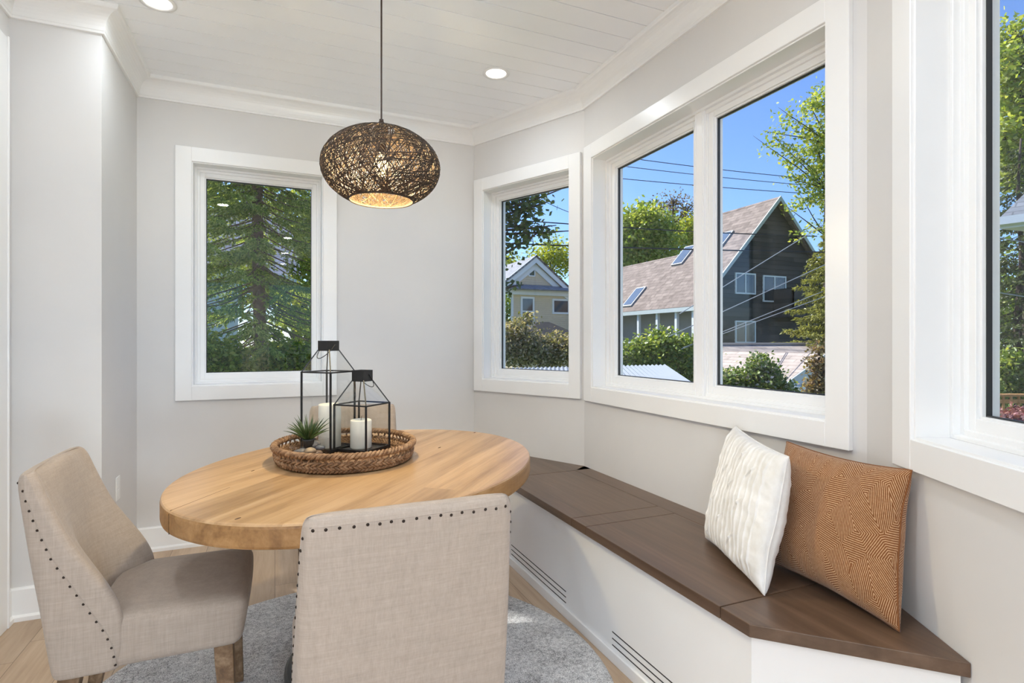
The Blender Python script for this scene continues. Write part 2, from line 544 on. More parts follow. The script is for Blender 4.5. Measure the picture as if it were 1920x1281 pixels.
# floor and ceiling outlines
def outline(o):
    return [(-1.05 - o, 3.04 + o), (-0.721 - o, 3.04 + o), (A.x - o, A.y + o), (B.x + o * 0.3, B.y + o), (C.x + o, C.y + o * 0.3), (D.x + o, D.y - o * 0.3), (E_.x + o, E_.y - 0.0),
            (RX1 + o, E_.y), (RX1 + o, RY0 - o), (RX0 - o, RY0 - o), (RX0 - o, RY1 + o), (-1.05 - o, RY1 + o)]
fl = MB().prism(outline(0.02), -0.12, 0.0).build('floor', M_floor); fl['kind'] = 'structure'
fd = MB().prism(outline(0.14), -2.3, -0.121).build('trim_99', plain('foundation_block', (0.35, 0.34, 0.33), 0.9)); fd.name = 'foundation_wall'; fd['kind'] = 'structure'

cb = MB()
def xmax(y):
    if y > B.y: return B.x
    if y > C.y: return B.x + (C.x - B.x) * (B.y - y) / (B.y - C.y)
    if y > D.y: return C.x
    if y > E_.y: return D.x + (E_.x - D.x) * (D.y - y) / (D.y - E_.y)
    return RX1
py = 3.206 - 0.1285 * 70
while py < 3.85:
    y0, y1 = py + 0.0023, py + 0.1285 - 0.0023
    xm = max(xmax(y0), xmax(y1)) + 0.06
    xl = (RX0 if y1 < RY1 else (-1.05 if y1 < 3.1 else A.x)) - 0.06
    if y1 > RY0 - 0.1: cb.box(xl, xm, y0, y1, H, H + 0.018)
    py += 0.1285
ce = cb.build('ceiling', M_ceil); ce['kind'] = 'structure'
rf = MB().prism(outline(0.10), H + 0.010, H + 0.04).build('ceiling_backing', M_ceil); rf['kind'] = 'structure'
rf2 = MB().prism(outline(0.25), H + 0.0405, H + 0.25).build('roof_slab', plain('roof_felt', (0.12, 0.12, 0.12), 0.9)); rf2['kind'] = 'structure'

# moulding swept along the inside of the walls with mitred corners
def sweep_wall(name, pts, prof, mat, closed=False, bevel=0):
    """pts 2D walking with the room on the left-hand... room side given by inward normal = left of direction"""
    n = len(pts); pts = [Vector(p) for p in pts]; rings = []
    for i in range(n):
        d0 = (pts[i] - pts[i - 1]).normalized() if i > 0 else None
        d1 = (pts[i + 1] - pts[i]).normalized() if i < n - 1 else None
        if d0 is None: d0 = d1
        if d1 is None: d1 = d0
        n0 = Vector((d0.y, -d0.x)); n1 = Vector((d1.y, -d1.x))
        m = (n0 + n1).normalized(); m = m / max(0.3, m.dot(n0))
        rings.append([Vector((pts[i].x + m.x * a, pts[i].y + m.y * a, z)) for a, z in prof])
    o = MB().loft(rings).build(name, mat)
    bm = bmesh.new(); bm.from_mesh(o.data); bmesh.ops.recalc_face_normals(bm, faces=bm.faces); bm.to_mesh(o.data); bm.free()
    o['kind'] = 'structure'
    return o

cove = [(-0.002, 2.588), (0.012, 2.588), (0.014, 2.598)]
for k in range(9):
    a = R(90) * k / 8
    cove.append((0.016 + 0.058 * (1 - math.cos(a)), 2.600 + 0.080 * math.sin(a)))
cove += [(0.078, 2.684), (0.080, 2.7005), (-0.002, 2.7005)]
path_room = [(-1.05, 0.35), (-1.05, 3.04), G0, A, B, C, D, E_]
sweep_wall('trim_1', path_room, cove, M_trim)
bb = [(-0.002, 0.0), (0.026, 0.0), (0.026, 0.018), (0.015, 0.026), (0.015, 0.132), (0.010, 0.140), (-0.002, 0.140)]
sweep_wall('baseboard_left', [(-1.05, 2.96), (-1.05, 3.04), G0, A, B, B + (C - B) * 0.52], bb, M_trim)
sweep_wall('baseboard_right', [D + dE * 0.47, E_], bb, M_trim)

# door casing on the left wall at the frame edge
dt = MB()
dt.box(-1.052, -1.026, 2.872, 2.958, 0, 2.47); dt.box(-1.052, -1.022, 2.958, 2.972, 0, 2.476)
dt.box(-1.052, -1.026, 1.70, 2.872, 2.385, 2.47); dt.box(-1.052, -1.026, 1.70, 1.79, 0, 2.385)
o = dt.build('trim_2', M_trim, bevel=0.003); o['kind'] = 'structure'
dr = MB(); dr.box(-1.054, -1.044, 1.79, 2.872, 0.005, 2.385)
for (a, b) in ((0.15, 1.0), (1.12, 2.25)):
    for z0, z1, y0, y1 in ((a, a + 0.02, 1.93, 2.73), (b - 0.02, b, 1.93, 2.73), (a, b, 1.93, 1.95), (a, b, 2.71, 2.73)):
        dr.box(-1.046, -1.038, y0, y1, z0, z1)
d_o = dr.build('door_1', M_trim); d_o['kind'] = 'structure'

# ------------------------------------------------------------------ windows
def make_window(idx, M, a, b, z0, z1, mull=None, cas=0.09, label=None, hang=None, cas_r=None, jamb=0.075):
    """M maps (along, outward, up) to world. opening a..b, z0..z1"""
    root = thing('window_%d' % idx, label, None, M @ Vector(((a + b) / 2, 0, z0)), 0, None, 'structure')
    if 'category' in root: del root['category']
    def B_(mb, *args): mb.box(*args, M)
    c = MB(); r_ = 0.006; cr = cas if cas_r is None else cas_r
    t0, t1 = -0.022, 0.0
    B_(c, a - cas, a - r_, t0, t1, z0 - cas, z1 + cas); B_(c, b + r_, b + cr, t0, t1, z0 - cas, z1 + cas)
    B_(c, a - r_, b + r_, t0, t1, z1 + r_, z1 + cas); B_(c, a - r_, b + r_, t0, t1, z0 - cas, z0 - r_)
    c.build('window_casing', M_trim, root, bevel=0.002, seg=1)
    j = MB(); e = 0.016; y1 = 0.165
    B_(j, a - e, a, -0.012, y1, z0 - e, z1 + e); B_(j, b, b + e, -0.012, y1, z0 - e, z1 + e)
    B_(j, a, b, -0.012, y1, z1, z1 + e); B_(j, a, b, -0.012, y1, z0 - e, z0)
    j.build('window_jamb', M_trim, root, bevel=0.001, seg=1)
    f = MB()
    def ring(mb, a0, b0, c0, d0, w, ya, yb, wb=None):
        wb = w if wb is None else wb
        B_(mb, a0, a0 + w, ya, yb, c0, d0); B_(mb, b0 - w, b0, ya, yb, c0, d0)
        B_(mb, a0 + w, b0 - w, ya, yb, d0 - w, d0); B_(mb, a0 + w, b0 - w, ya, yb, c0, c0 + wb)
    ring(f, a, b, z0, z1, 0.012, jamb - 0.012, y1)
    ring(f, a + 0.010, b - 0.010, z0 + 0.010, z1 - 0.010, 0.016, jamb + 0.006, y1)
    bays = [(a + 0.02, b - 0.02)]
    if mull:
        ym = mull
        B_(f, ym - 0.030, ym + 0.030, jamb - 0.004, y1, z0 + 0.01, z1 - 0.01)
        B_(f, ym - 0.038, ym + 0.038, jamb + 0.010, y1, z0 + 0.01, z1 - 0.01)
        B_(f, ym - 0.0225, ym - 0.0205, jamb - 0.007, jamb, z0 + 0.012, z1 - 0.012); B_(f, ym + 0.0205, ym + 0.0225, jamb - 0.007, jamb, z0 + 0.012, z1 - 0.012)
        bays = [(a + 0.02, ym - 0.034), (ym + 0.034, b - 0.02)]
    f.build('window_frame', M_vinyl, root, bevel=0.0012, seg=1)
    for (p, q) in bays:
        s = MB(); zz0, zz1 = z0 + 0.022, z1 - 0.02
        ring(s, p, q, zz0, zz1, 0.030, jamb + 0.018, y1 - 0.004, 0.036)
        ring(s, p + 0.028, q - 0.028, zz0 + 0.034, zz1 - 0.028, 0.008, jamb + 0.028, y1 - 0.02)
        so = s.build('window_sash', M_vinyl, root, bevel=0.0015, seg=1)
        g = MB(); ring(g, p + 0.033, q - 0.033, zz0 + 0.039, zz1 - 0.033, 0.0065, jamb + 0.038, jamb + 0.051)
        g.build('gasket', M_gasket, so)
        gl = MB(); B_(gl, p + 0.036, q - 0.036, jamb + 0.044, jamb + 0.048, zz0 + 0.042, zz1 - 0.036)
        gl.build('glass_pane', M_glass, so)
    return root

make_window(1, MA, -A.x - 0.441, -A.x + 0.275, *OPZ, label='white window beside the spruce on the back wall')
make_window(2, MBc, 0.108, 0.832, *OPZ, label='narrow white window on the angled bay wall')
make_window(3, MC, 2.895 - 2.777, 2.895 - 1.30, OPZ[0] - 0.005, OPZ[1] + 0.012, mull=2.895 - 2.005, label='wide double white window above the bench', jamb=0.085)
make_window(4, MD, 0.265, 1.27, *OPZ, label='white window cut by the right edge of the picture', jamb=0.085)
# glazed doors of the rear and kitchen walls, added unseen to bring daylight in
for i, (a, b, MR) in enumerate(((0.4, 3.7, MR), (4.1, 7.4, MR), (0.3, 2.85, MK))):
    root = thing('window_%d' % (5 + i), 'glazed door wall added behind the camera to let daylight in', None, MR @ Vector(((a + b) / 2, 0, 0)), 0, None, 'structure')
    f = MB(); n = 3; w = (b - a) / n
    for k in range(n):
        p, q = a + k * w, a + (k + 1) * w
        for args in ((p, p + 0.05, 0.02, 2.42), (q - 0.05, q, 0.02, 2.42)): f.box(args[0], args[1], 0.05, 0.10, args[2], args[3], MR)
        f.box(p + 0.05, q - 0.05, 0.05, 0.10, 0.02, 0.10, MR); f.box(p + 0.05, q - 0.05, 0.05, 0.10, 2.36, 2.42, MR)
    f.build('window_frame', M_vinyl, root)
    for k in range(n):
        g = MB().box(a + k * w + 0.05, a + (k + 1) * w - 0.05, 0.072, 0.078, 0.10, 2.36, MR)
        g.build('glass_pane', M_glass, root)

# wall outlet
ot = thing('wall_outlet', 'small white outlet plate low on the narrow return wall by the corner', 'outlet', (-0.721, 3.312, 0.47))
mb = MB().box(-0.7212, -0.716, 3.277, 3.347, 0.412, 0.528); mb.build('cover_plate', M_outlet, ot, bevel=0.002)
mb = MB().box(-0.7165, -0.7145, 3.296, 3.328, 0.43, 0.465).box(-0.7165, -0.7145, 3.296, 3.328, 0.475, 0.51); mb.build('socket', M_outlet, ot, bevel=0.002)

# ------------------------------------------------------------------ recessed ceiling lights
def can(x, y, label, group, power=CAN_POWER * 0.7):
    t = thing('recessed_light', label, 'ceiling light', (x, y, H), 0, group)
    MB().lathe([(0.058, 0.0), (0.074, -0.001), (0.075, -0.004), (0.060, -0.006), (0.056, -0.003), (0.056, 0.0)], (x, y, H), 40).build('trim_ring', M_trim, t, smooth=True)
    MB().lathe([(0.0, -0.002), (0.056, -0.002), (0.056, 0.001), (0.0, 0.001)], (x, y, H), 40).build('lens', M_can, t)
    l = bpy.data.lights.new('can_lamp', 'AREA'); l.shape = 'DISK'; l.size = 0.11; l.energy = power; l.color = (0.86, 0.935, 1.0); l.spread = R(170)
    lo = bpy.data.objects.new('can_lamp', l); lo.location = (0, 0, -0.012); COL.objects.link(lo); lo.parent = t
    return t
g_c = 'recessed ceiling lights'
can(1.136, 2.891, 'round recessed ceiling light right of the pendant cord, nearest the bay', g_c)
can(-0.477, 2.87, 'round recessed ceiling light cut by the top edge of the picture', g_c)
for y in (0.9, -0.9, -2.4, -3.8):  # extra recessed lights out of view, added to lift the interior
    for x in ((-0.5, 0.65) if y > 0.5 else (-3.2, -1.5, 0.2, 1.9, 3.0)):
        can(x, y, 'round recessed ceiling light added out of view to brighten the room', 'added recessed fill lights out of view', CAN_POWER * 1.6)

# globe fill lights, added unseen behind the camera to brighten the interior
M_fill_globe = emit('fill_globe_glow', (0.97, 0.985, 1.0), 12.0)
for k_, (gx, gy_) in enumerate(((-2.6, -2.2), (-1.40, -2.2), (0.95, -2.2), (0.85, -3.3))):
    gt = thing('globe_fill_light', 'low frosted globe fill light added behind the camera', 'fill light', (gx, gy_, 0), 0, 'added globe fill lights behind the camera')
    MB().lathe([(0.15 * math.sin(math.pi * k / 16), -0.15 * math.cos(math.pi * k / 16)) for k in range(17)], (gx, gy_, 0.75), 32).build('globe', M_fill_globe, gt, smooth=True)
    MB().tube([(gx, gy_, 0.02), (gx, gy_, 0.601)], 0.010, 10).build('pole', M_black, gt)
    MB().lathe([(0.13, 0.0), (0.13, 0.015), (0.02, 0.025), (0.0, 0.025)], (gx, gy_, 0), 32).build('base', M_black, gt)
    gl_ = bpy.data.lights.new('globe_fill_lamp', 'POINT'); gl_.energy = FILL_GLOBE_POWER * (0.85, 0.65, 1.15, 1.7)[k_]; gl_.color = (0.72, 0.865, 1.0); gl_.shadow_soft_size = 0.17
    go_ = bpy.data.objects.new('globe_fill_lamp', gl_); go_.location = (0, 0, 0.75); COL.objects.link(go_); go_.parent = gt

# ------------------------------------------------------------------ window bench
bench = thing('window_bench', 'built-in white bay window bench with dark oak lids', 'bench', (1.45, 2.03, 0))
ZT = 0.454; TH = 0.035; XF = 1.151; XB = 1.596
e0 = Vector((1.485, 0.767)); e1 = Vector((XF, 1.103)); e2 = Vector((XF, 2.957)); tb = 0.50
e3 = B + (C - B) * tb
def gapped(poly, name, bev=0.002):
    return MB().prism(poly, ZT - TH, ZT).build(name, M_bench, bench, bevel=bev)
gap = 0.0016
gapped([(XF, 2.057 + gap), (XB, 2.057 + gap), (XB, 2.815 - gap), (XF, 2.815 - gap)], 'lid')
gapped([(XF, 1.208 + gap), (XB, 1.208 + gap), (XB, 1.943 - gap), (XF, 1.943 - gap)], 'lid')
# fixed surround: back rail, stile between lids and the two end pieces
w_in = 0.001
mb = MB()
mb.prism([(XB + gap, 1.208), (D.x - w_in, D.y + 0.043), (C.x - w_in, C.y), (XB + gap, 2.815)], ZT - TH, ZT)
mb.build('back_rail', M_bench, bench, bevel=0.0015)
gapped([(XF, 1.943 + gap * .2), (XB + gap, 1.943 + gap * .2), (XB + gap, 2.057 - gap * .2), (XF, 2.057 - gap * .2)], 'stile')
gapped([tuple(e1), (e0.x - 0.001, e0.y), (D.x - w_in, D.y), (D.x - w_in, 1.206), (XF, 1.206)], 'end_panel')
gapped([tuple(e2), (XF, 2.817), (C.x - w_in, 2.817), (C.x - w_in, C.y), (e3.x - 0.001, e3.y)], 'end_panel')
# white body
pn = 0.016
f0 = Vector((e0.x - 0.004, e0.y + 0.02)); f1 = Vector((XF + pn, 1.103 + 0.008)); f2 = Vector((XF + pn, 2.957 - 0.008)); f3 = Vector((e3.x, e3.y - 0.02))
body = MB().prism([tuple(f0), tuple(f1), tuple(f2), tuple(f3), (C.x - 0.002, C.y), (D.x - 0.002, D.y)], 0.0, ZT - TH - 0.0005)
body.build('body', M_trim, bench)
bs = MB()
for p, q in ((f0, f1), (f1, f2), (f2, f3)):
    d = (q - p).normalized(); n = Vector((-d.y, d.x))
    poly = [p, q, q + n * 0.010, p + n * 0.010]
    bs.prism([tuple(v) for v in poly], 0.0, 0.042)
bs.build('base_strip', M_trim, bench, bevel=0.002)
for ya, yb in ((2.136, 2.745), (1.165, 1.775)):
    v = MB()
    for z in (0.060, 0.0845, 0.109):
        v.box(XF + pn - 0.0006, XF + pn + 0.004, ya, yb, z - 0.0022, z + 0.0022)
    v.build('vent_slots', M_dark, bench)

# ------------------------------------------------------------------ rug
def rug_mat():
    m, nt, out = nodes('grey_heather_rug')
    v = coords(nt)
    f1 = noise(nt, v, 230, 2, 0.7); f2 = noise(nt, v, 60, 3, 0.6); f3 = noise(nt, v, 5, 3, 0.6)
    f = mth(nt, 'ADD', mth(nt, 'ADD', mth(nt, 'MULTIPLY', f1, 0.5), mth(nt, 'MULTIPLY', f2, 0.28)), mth(nt, 'MULTIPLY', f3, 0.22))
    c = ramp(nt, f, [(0.40, (0.17, 0.168, 0.172)), (0.5, (0.62, 0.61, 0.61)), (0.60, (0.95, 0.94, 0.93))])
    pbsdf(nt, out, c, 0.95, 0, f, 1.0, 0.012, 0.1, 0.3)
    return m
rg = MB()
nr, na = 60, 260
for i in range(nr + 1):
    for k in range(na):
        r = 0.9 * (i / nr); a = 2 * math.pi * k / na
        h = 0.0135 - (0.010 * max(0, (r - 0.885) / 0.015) ** 2) + 0.0016 * mnoise.noise(Vector((r * math.cos(a) * 40, r * math.sin(a) * 40, 0)))
        rg.v.append((0.241 + r * math.cos(a), 1.942 + r * math.sin(a), h))
for i in range(nr):
    for k in range(na):
        a0 = i * na + k; a1 = i * na + (k + 1) % na
        rg.f.append((a0, a0 + na, a1 + na, a1))
b0 = len(rg.v)
for k in range(na):
    a = 2 * math.pi * k / na; rg.v.append((0.241 + 0.9 * math.cos(a), 1.942 + 0.9 * math.sin(a), 0.0005))
for k in range(na):
    rg.f.append((nr * na + k, b0 + k, b0 + (k + 1) % na, nr * na + (k + 1) % na))
props(rg.build('round_rug', rug_mat(), None, smooth=True), 'round grey heathered rug under the oval table', 'rug')

# ------------------------------------------------------------------ table
TC = Vector((0.339, 2.097)); TANG = R(49.9); TA, TB = 0.743, 0.564
table = thing('dining_table', 'oval light oak dining table with a thick top and rustic grain', 'table', (TC.x, TC.y, 0))
prof = []
for r_off, z in ((-0.02, 0.697), (-0.006, 0.6975), (-0.0015, 0.700), (0, 0.706), (0, 0.748), (-0.0012, 0.7545), (-0.004, 0.7588), (-0.010, 0.760)):
    prof.append((r_off, z))
tt = MB(); nseg = 160
for ro, z in prof:
    for k in range(nseg):
        a = 2 * math.pi * k / nseg
        x = (TA + ro) * math.cos(a); y = (TB + ro) * math.sin(a)
        wob = 1 + 0.0015 * mnoise.noise(Vector((math.cos(a) * 4, math.sin(a) * 4, 3)))
        x *= wob; y *= wob
        tt.v.append((TC.x + x * math.cos(TANG) - y * math.sin(TANG), TC.y + x * math.sin(TANG) + y * math.cos(TANG), z))
for i in range(len(prof) - 1):
    for k in range(nseg):
        tt.f.append((i * nseg + k, i * nseg + (k + 1) % nseg, (i + 1) * nseg + (k + 1) % nseg, (i + 1) * nseg + k))
tt.f.append(tuple(range(nseg))[::-1]); tt.f.append(tuple((len(prof) - 1) * nseg + k for k in range(nseg)))
top_o = tt.build('table_top', M_table, table)
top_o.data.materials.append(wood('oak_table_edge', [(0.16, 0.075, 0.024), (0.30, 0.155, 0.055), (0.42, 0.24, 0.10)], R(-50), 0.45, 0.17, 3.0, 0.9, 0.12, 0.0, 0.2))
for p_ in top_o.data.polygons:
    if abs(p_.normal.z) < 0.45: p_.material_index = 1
# a long check (crack) along the grain and two knots, set in the top
ck = MB()
def tpt(s, t, z):  # s along the grain, t across
    return Vector((TC.x + s * math.cos(TANG) - t * math.sin(TANG), TC.y + s * math.sin(TANG) + t * math.cos(TANG), z))
p0 = on_plane(319, 957.8, (0, 0, 0.76), (0, 0, 1)); p1 = on_plane(431, 914, (0, 0, 0.76), (0, 0, 1))
ck.bar(p0 + Vector((0, 0, -0.0003)), p1 + Vector((0, 0, -0.0003)), 0.0012, 0.001)
lx = (p0.xy - TC).dot(Vector((math.cos(TANG), math.sin(TANG)))) / TA ** 2; ly = (p0.xy - TC).dot(Vector((-math.sin(TANG), math.cos(TANG)))) / TB ** 2
out_dir = Vector((lx * math.cos(TANG) - ly * math.sin(TANG), lx * math.sin(TANG) + ly * math.cos(TANG))).normalized()
edge = p0.copy(); q_ = Vector((edge.x, edge.y)) - TC
sc_ = 1 / math.sqrt((q_.dot(Vector((math.cos(TANG), math.sin(TANG)))) / TA) ** 2 + (q_.dot(Vector((-math.sin(TANG), math.cos(TANG)))) / TB) ** 2)
edge = Vector((TC.x + q_.x * sc_, TC.y + q_.y * sc_, 0))
ck.bar((edge.x, edge.y, 0.752), (edge.x, edge.y, 0.699), 0.0014, 0.0016, up=(out_dir.x, out_dir.y, 0))
ck.build('wood_crack', plain('crack_dark', (0.05, 0.025, 0.012), 0.8), table)
M_knot = plain('knot_dark', (0.09, 0.045, 0.02), 0.7)
for (u, v, l, w) in ((446, 972.5, 0.010, 0.004), (824, 839.5, 0.012, 0.004), (474, 883, 0.008, 0.003), (890, 811.5, 0.010, 0.004)):
    c = on_plane(u, v, (0, 0, 0.76), (0, 0, 1))
    MB().lathe([(0.0, 0.0002), (l, 0.0003), (l, -0.0005), (0, -0.0005)], (c.x, c.y, 0.76), 14, 1.0, w / l, TANG).build('wood_knot', M_knot, table)
MB().lathe([(0.30, 0.017), (0.31, 0.020), (0.31, 0.036), (0.30, 0.042), (0.12, 0.055), (0.085, 0.07), (0.075, 0.10)], (TC.x, TC.y, 0), 48).build('base', M_grey, table, smooth=False)
MB().lathe([(0.075, 0.08), (0.07, 0.12), (0.07, 0.60), (0.10, 0.66), (0.20, 0.675), (0.22, 0.696), (0.0, 0.6965)], (TC.x, TC.y, 0), 32).build('pedestal', M_grey, table, smooth=False)

# ------------------------------------------------------------------ upholstered chairs
def lerp_tab(tab, z):
    if z <= tab[0][0]: return tab[0][1]
    for (a, va), (b, vb) in zip(tab, tab[1:]):
        if z <= b: return va + (vb - va) * (z - a) / (b - a)
    return tab[-1][1]
T_REAR = [(0.335, -0.200), (0.5, -0.222), (0.66, -0.248), (0.80, -0.268), (0.87, -0.277)]
T_WING = [(0.335, -0.046), (0.40, -0.036), (0.47, -0.036), (0.537, -0.058), (0.60, -0.100), (0.673, -0.150), (0.77, -0.192), (0.855, -0.222), (0.87, -0.226)]
T_MID = [(0.335, -0.140), (0.47, -0.150), (0.60, -0.175), (0.72, -0.199), (0.855, -0.224), (0.87, -0.228)]
T_W = [(0.335, 0.227), (0.45, 0.229), (0.60, 0.226), (0.80, 0.218), (0.87, 0.214)]
T_NAIL = [(0.345, -0.050), (0.40, -0.062), (0.44, -0.075), (0.50, -0.108), (0.575, -0.150), (0.65, -0.190), (0.735, -0.222), (0.80, -0.243), (0.838, -0.255)]

def chair_parts(t, mat, nails=True):
    rings = []
    def ring(z, inset=0.0):
        w = lerp_tab(T_W, z) - inset
        yr = lerp_tab(T_REAR, z) + inset; yf = lerp_tab(T_WING, z) - inset; ym = min(lerp_tab(T_MID, z) - inset, yf)
        pts = []
        bow = 0.006
        for k in range(9):
            x = (-1 + 2 * k / 8) * (w - 0.022)
            pts.append((x, yr + bow * (x / w) ** 2))
        for sgn in (1,):
            pts += [(w - 0.007, yr + bow + 0.006), (w, yr + bow + 0.022), (w, yr * 0.6 + yf * 0.4), (w, yf * 0.75 + yr * 0.25), (w - 0.001, yf - 0.016), (w - 0.008, yf - 0.004), (w - 0.020, yf), (w - 0.034, yf - 0.005)]
        for k in range(13):
            x = (1 - 2 * k / 12) * (w - 0.048)
            q = abs(x) / (w - 0.048)
            g = max(0.0, (q - 0.25) / 0.75); g = g * g * (3 - 2 * g)
            pts.append((x, ym + (yf - 0.010 - ym) * g))
        pts += [(-(w - 0.034), yf - 0.005), (-(w - 0.020), yf), (-(w - 0.008), yf - 0.004), (-(w - 0.001), yf - 0.016), (-w, yf * 0.75 + yr * 0.25), (-w, yr * 0.6 + yf * 0.4), (-w, yr + bow + 0.022), (-(w - 0.007), yr + bow + 0.006)]
        return [Vector((x, y, z)) for x, y in pts]
    for z, i in ((0.337, 0.016), (0.335, 0.006), (0.342, 0.0), (0.40, 0), (0.47, 0), (0.52, 0), (0.57, 0), (0.62, 0), (0.68, 0), (0.74, 0), (0.80, 0), (0.835, 0), (0.853, 0.002), (0.864, 0.007), (0.870, 0.016)):
        rings.append(ring(z, i))
    br_o = MB().loft(rings).build('backrest', mat, t, smooth=True, subsurf=2, local=True)
    bpy.context.view_layer.update(); dg_ = bpy.context.evaluated_depsgraph_get()
    def on_back(p):
        ok, q, n, _i = br_o.closest_point_on_mesh(p, distance=0.2, depsgraph=dg_)
        return (q, n) if ok else (p, Vector((0, -1, 0)))
    def warp(q):
        # crowned top, front face leaning out at the top
        top = max(0.0, q.z) / 0.068
        dome = 0.018 * (1 - min(1, abs(q.x) / 0.222) ** 2.2) * (1 - min(1, abs(q.y) / 0.20) ** 2.5)
        q = q.copy()
        if q.z > 0: q.z += dome * top - 0.010 * top * max(0, (q.y - 0.14) / 0.06) ** 2 * 0.6
        if q.y > 0: q.y += (q.y / 0.2) * (0.012 * q.z / 0.068 + 0.006 * (1 - (abs(q.x) / 0.225) ** 2))
        return q
    MB().rbox((0, 0.062, 0.404), (0.2195, 0.19, 0.070), 0.030, 12, warp).build('seat', mat, t, smooth=True, local=True, weld=True)
    for sx in (-1, 1):
        for front in (1, 0):
            lg = MB()
            if front: xt, yt, xb, yb = 0.182, 0.195, 0.190, 0.214
            else: xt, yt, xb, yb = 0.180, -0.155, 0.190, -0.215
            a, b = 0.024, 0.015; rings = []
            for z, xx, yy, h in ((0.360, xt, yt, a), (0.30, xt + (xb - xt) * .15, yt + (yb - yt) * .15, a), (0.0165, xb, yb, b)):
                rings.append([Vector((sx * xx + i * h, yy + j * h, z)) for i, j in ((-1, -1), (1, -1), (1, 1), (-1, 1))])
            lg.loft(rings).build('leg', M_leg, t, local=True, bevel=0.0025)
    if not nails: return
    def nail(p, n):
        p, n = on_back(p)
        mb = MB(); n = Vector(n).normalized(); s = n.orthogonal().normalized(); u = n.cross(s); r = 0.0036; vs = [p + n * r * 0.75]; fs = []
        for ri, hi in ((0.7, 0.5), (1.0, -0.1)):
            for k in range(8):
                a = 2 * math.pi * k / 8; vs.append(p + (s * math.cos(a) + u * math.sin(a)) * r * ri + n * r * hi)
        for k in range(8):
            fs.append((0, 1 + k, 1 + (k + 1) % 8)); fs.append((1 + k, 9 + k, 9 + (k + 1) % 8, 1 + (k + 1) % 8))
        mb.add(vs, fs); mb.build('nailhead', M_nail, t, local=True, smooth=True)
    zt = 0.843
    for k in range(17):
        x = -0.196 + 0.392 * k / 16 + 0.002 * math.sin(k * 5.1)
        y = lerp_tab(T_REAR, zt) + 0.006 * (x / 0.216) ** 2
        nail(Vector((x, y + 0.0005 + 0.006 * max(0, abs(x) / 0.2 - 0.9) * 10, zt + 0.0012 * math.sin(k * 3.3))), (0, -1, 0))
    for sx in (-1, 1):
        pth = []
        for k in range(20):
            z = 0.826 - (0.826 - 0.350) * k / 19
            y = lerp_tab(T_NAIL, z)
            x = lerp_tab(T_W, z); yr = lerp_tab(T_REAR, z)
            n_ = Vector((1, 0, 0))
            if y < yr + 0.02: x -= 0.002; n_ = Vector((1, -0.6, 0))
            nail(Vector((sx * (x + 0.0003), y, z)), (sx * n_.x, n_.y, 0))
            pth.append(Vector((sx * (x + 0.0002), y + 0.004, z)))
        MB().tube([on_back(q)[0] for q in pth], 0.0014, 5).build('seam', mat, t, local=True, smooth=True)
    pth = [Vector((-0.206 + 0.412 * k / 16, lerp_tab(T_REAR, 0.849) + 0.006 * ((-0.2 + 0.4 * k / 16) / 0.216) ** 2, 0.8495)) for k in range(17)]
    MB().tube([on_back(q)[0] for q in pth], 0.0014, 5).build('seam', mat, t, local=True, smooth=True)

g_ch = 'beige linen chairs around the oval table'
c1 = thing('dining_chair', 'beige linen dining chair on the left, seen from its side by the doorway', 'chair', (-0.330, 1.970, 0), R(-90), g_ch)
chair_parts(c1, M_linen)
c2 = thing('dining_chair', 'beige linen dining chair in the foreground, its nailhead-trimmed back to the camera', 'chair', (0.262, 1.375, 0), 0, g_ch)
chair_parts(c2, M_linen)
c3 = thing('dining_chair', 'beige linen dining chair behind the table, seen through the glass lanterns', 'chair', (0.335, 2.765, 0), R(170), g_ch)
chair_parts(c3, M_linen, False)

# ------------------------------------------------------------------ woven tray on the table
TRC = Vector((0.245, 2.175)); TRX, TRY = 0.240, 0.272; ZTB = 0.7605
tray = thing('woven_tray', 'oval woven seagrass tray in the middle of the table', 'tray', (TRC.x, TRC.y, ZTB))
def wicker_mat():
    m, nt, out = nodes('seagrass')
    v = coords(nt)
    f = noise(nt, v, 45, 4, 0.6); f2 = noise(nt, v, 9, 2)
    c = ramp(nt, mth(nt, 'ADD', mth(nt, 'MULTIPLY', f, 0.6), mth(nt, 'MULTIPLY', f2, 0.4)), [(0.36, (0.075, 0.036, 0.017)), (0.5, (0.24, 0.132, 0.066)), (0.66, (0.45, 0.29, 0.165))])
    pbsdf(nt, out, c, 0.6, 0, f, 0.5, 0.003, 0.3)
    return m
M_wick = wicker_mat()
def ell(a, rx, ry, z): return Vector((TRC.x + rx * math.cos(a), TRC.y + ry * math.sin(a), z))
def braid(mb, off, z, r, turns, strands, amp_r, amp_z, n=520, sides=5):
    for s in range(strands):
        pts = []
        for k in range(n):
            a = 2 * math.pi * k / n; ph = turns * a + 2 * math.pi * s / strands
            q = ell(a, TRX + off + amp_r * math.cos(ph), TRY + off + amp_r * math.cos(ph), z + amp_z * math.sin(ph))
            pts.append(q)
        mb.tube(pts, r, sides, closed=True)
b = MB(); braid(b, -0.004, ZTB + 0.012, 0.0058, 36, 3, 0.0062, 0.0055); braid(b, 0.001, ZTB + 0.022, 0.0055, -36, 3, 0.0055, 0.0055); braid(b, 0.005, ZTB + 0.033, 0.0045, 36, 2, 0.0045, 0.0045)
b.build('side_braid', M_wick, tray, smooth=True)
b = MB(); braid(b, 0.009, ZTB + 0.0605, 0.0062, 34, 3, 0.0075, 0.0060); b.build('rim', M_wick, tray, smooth=True)
b = MB()
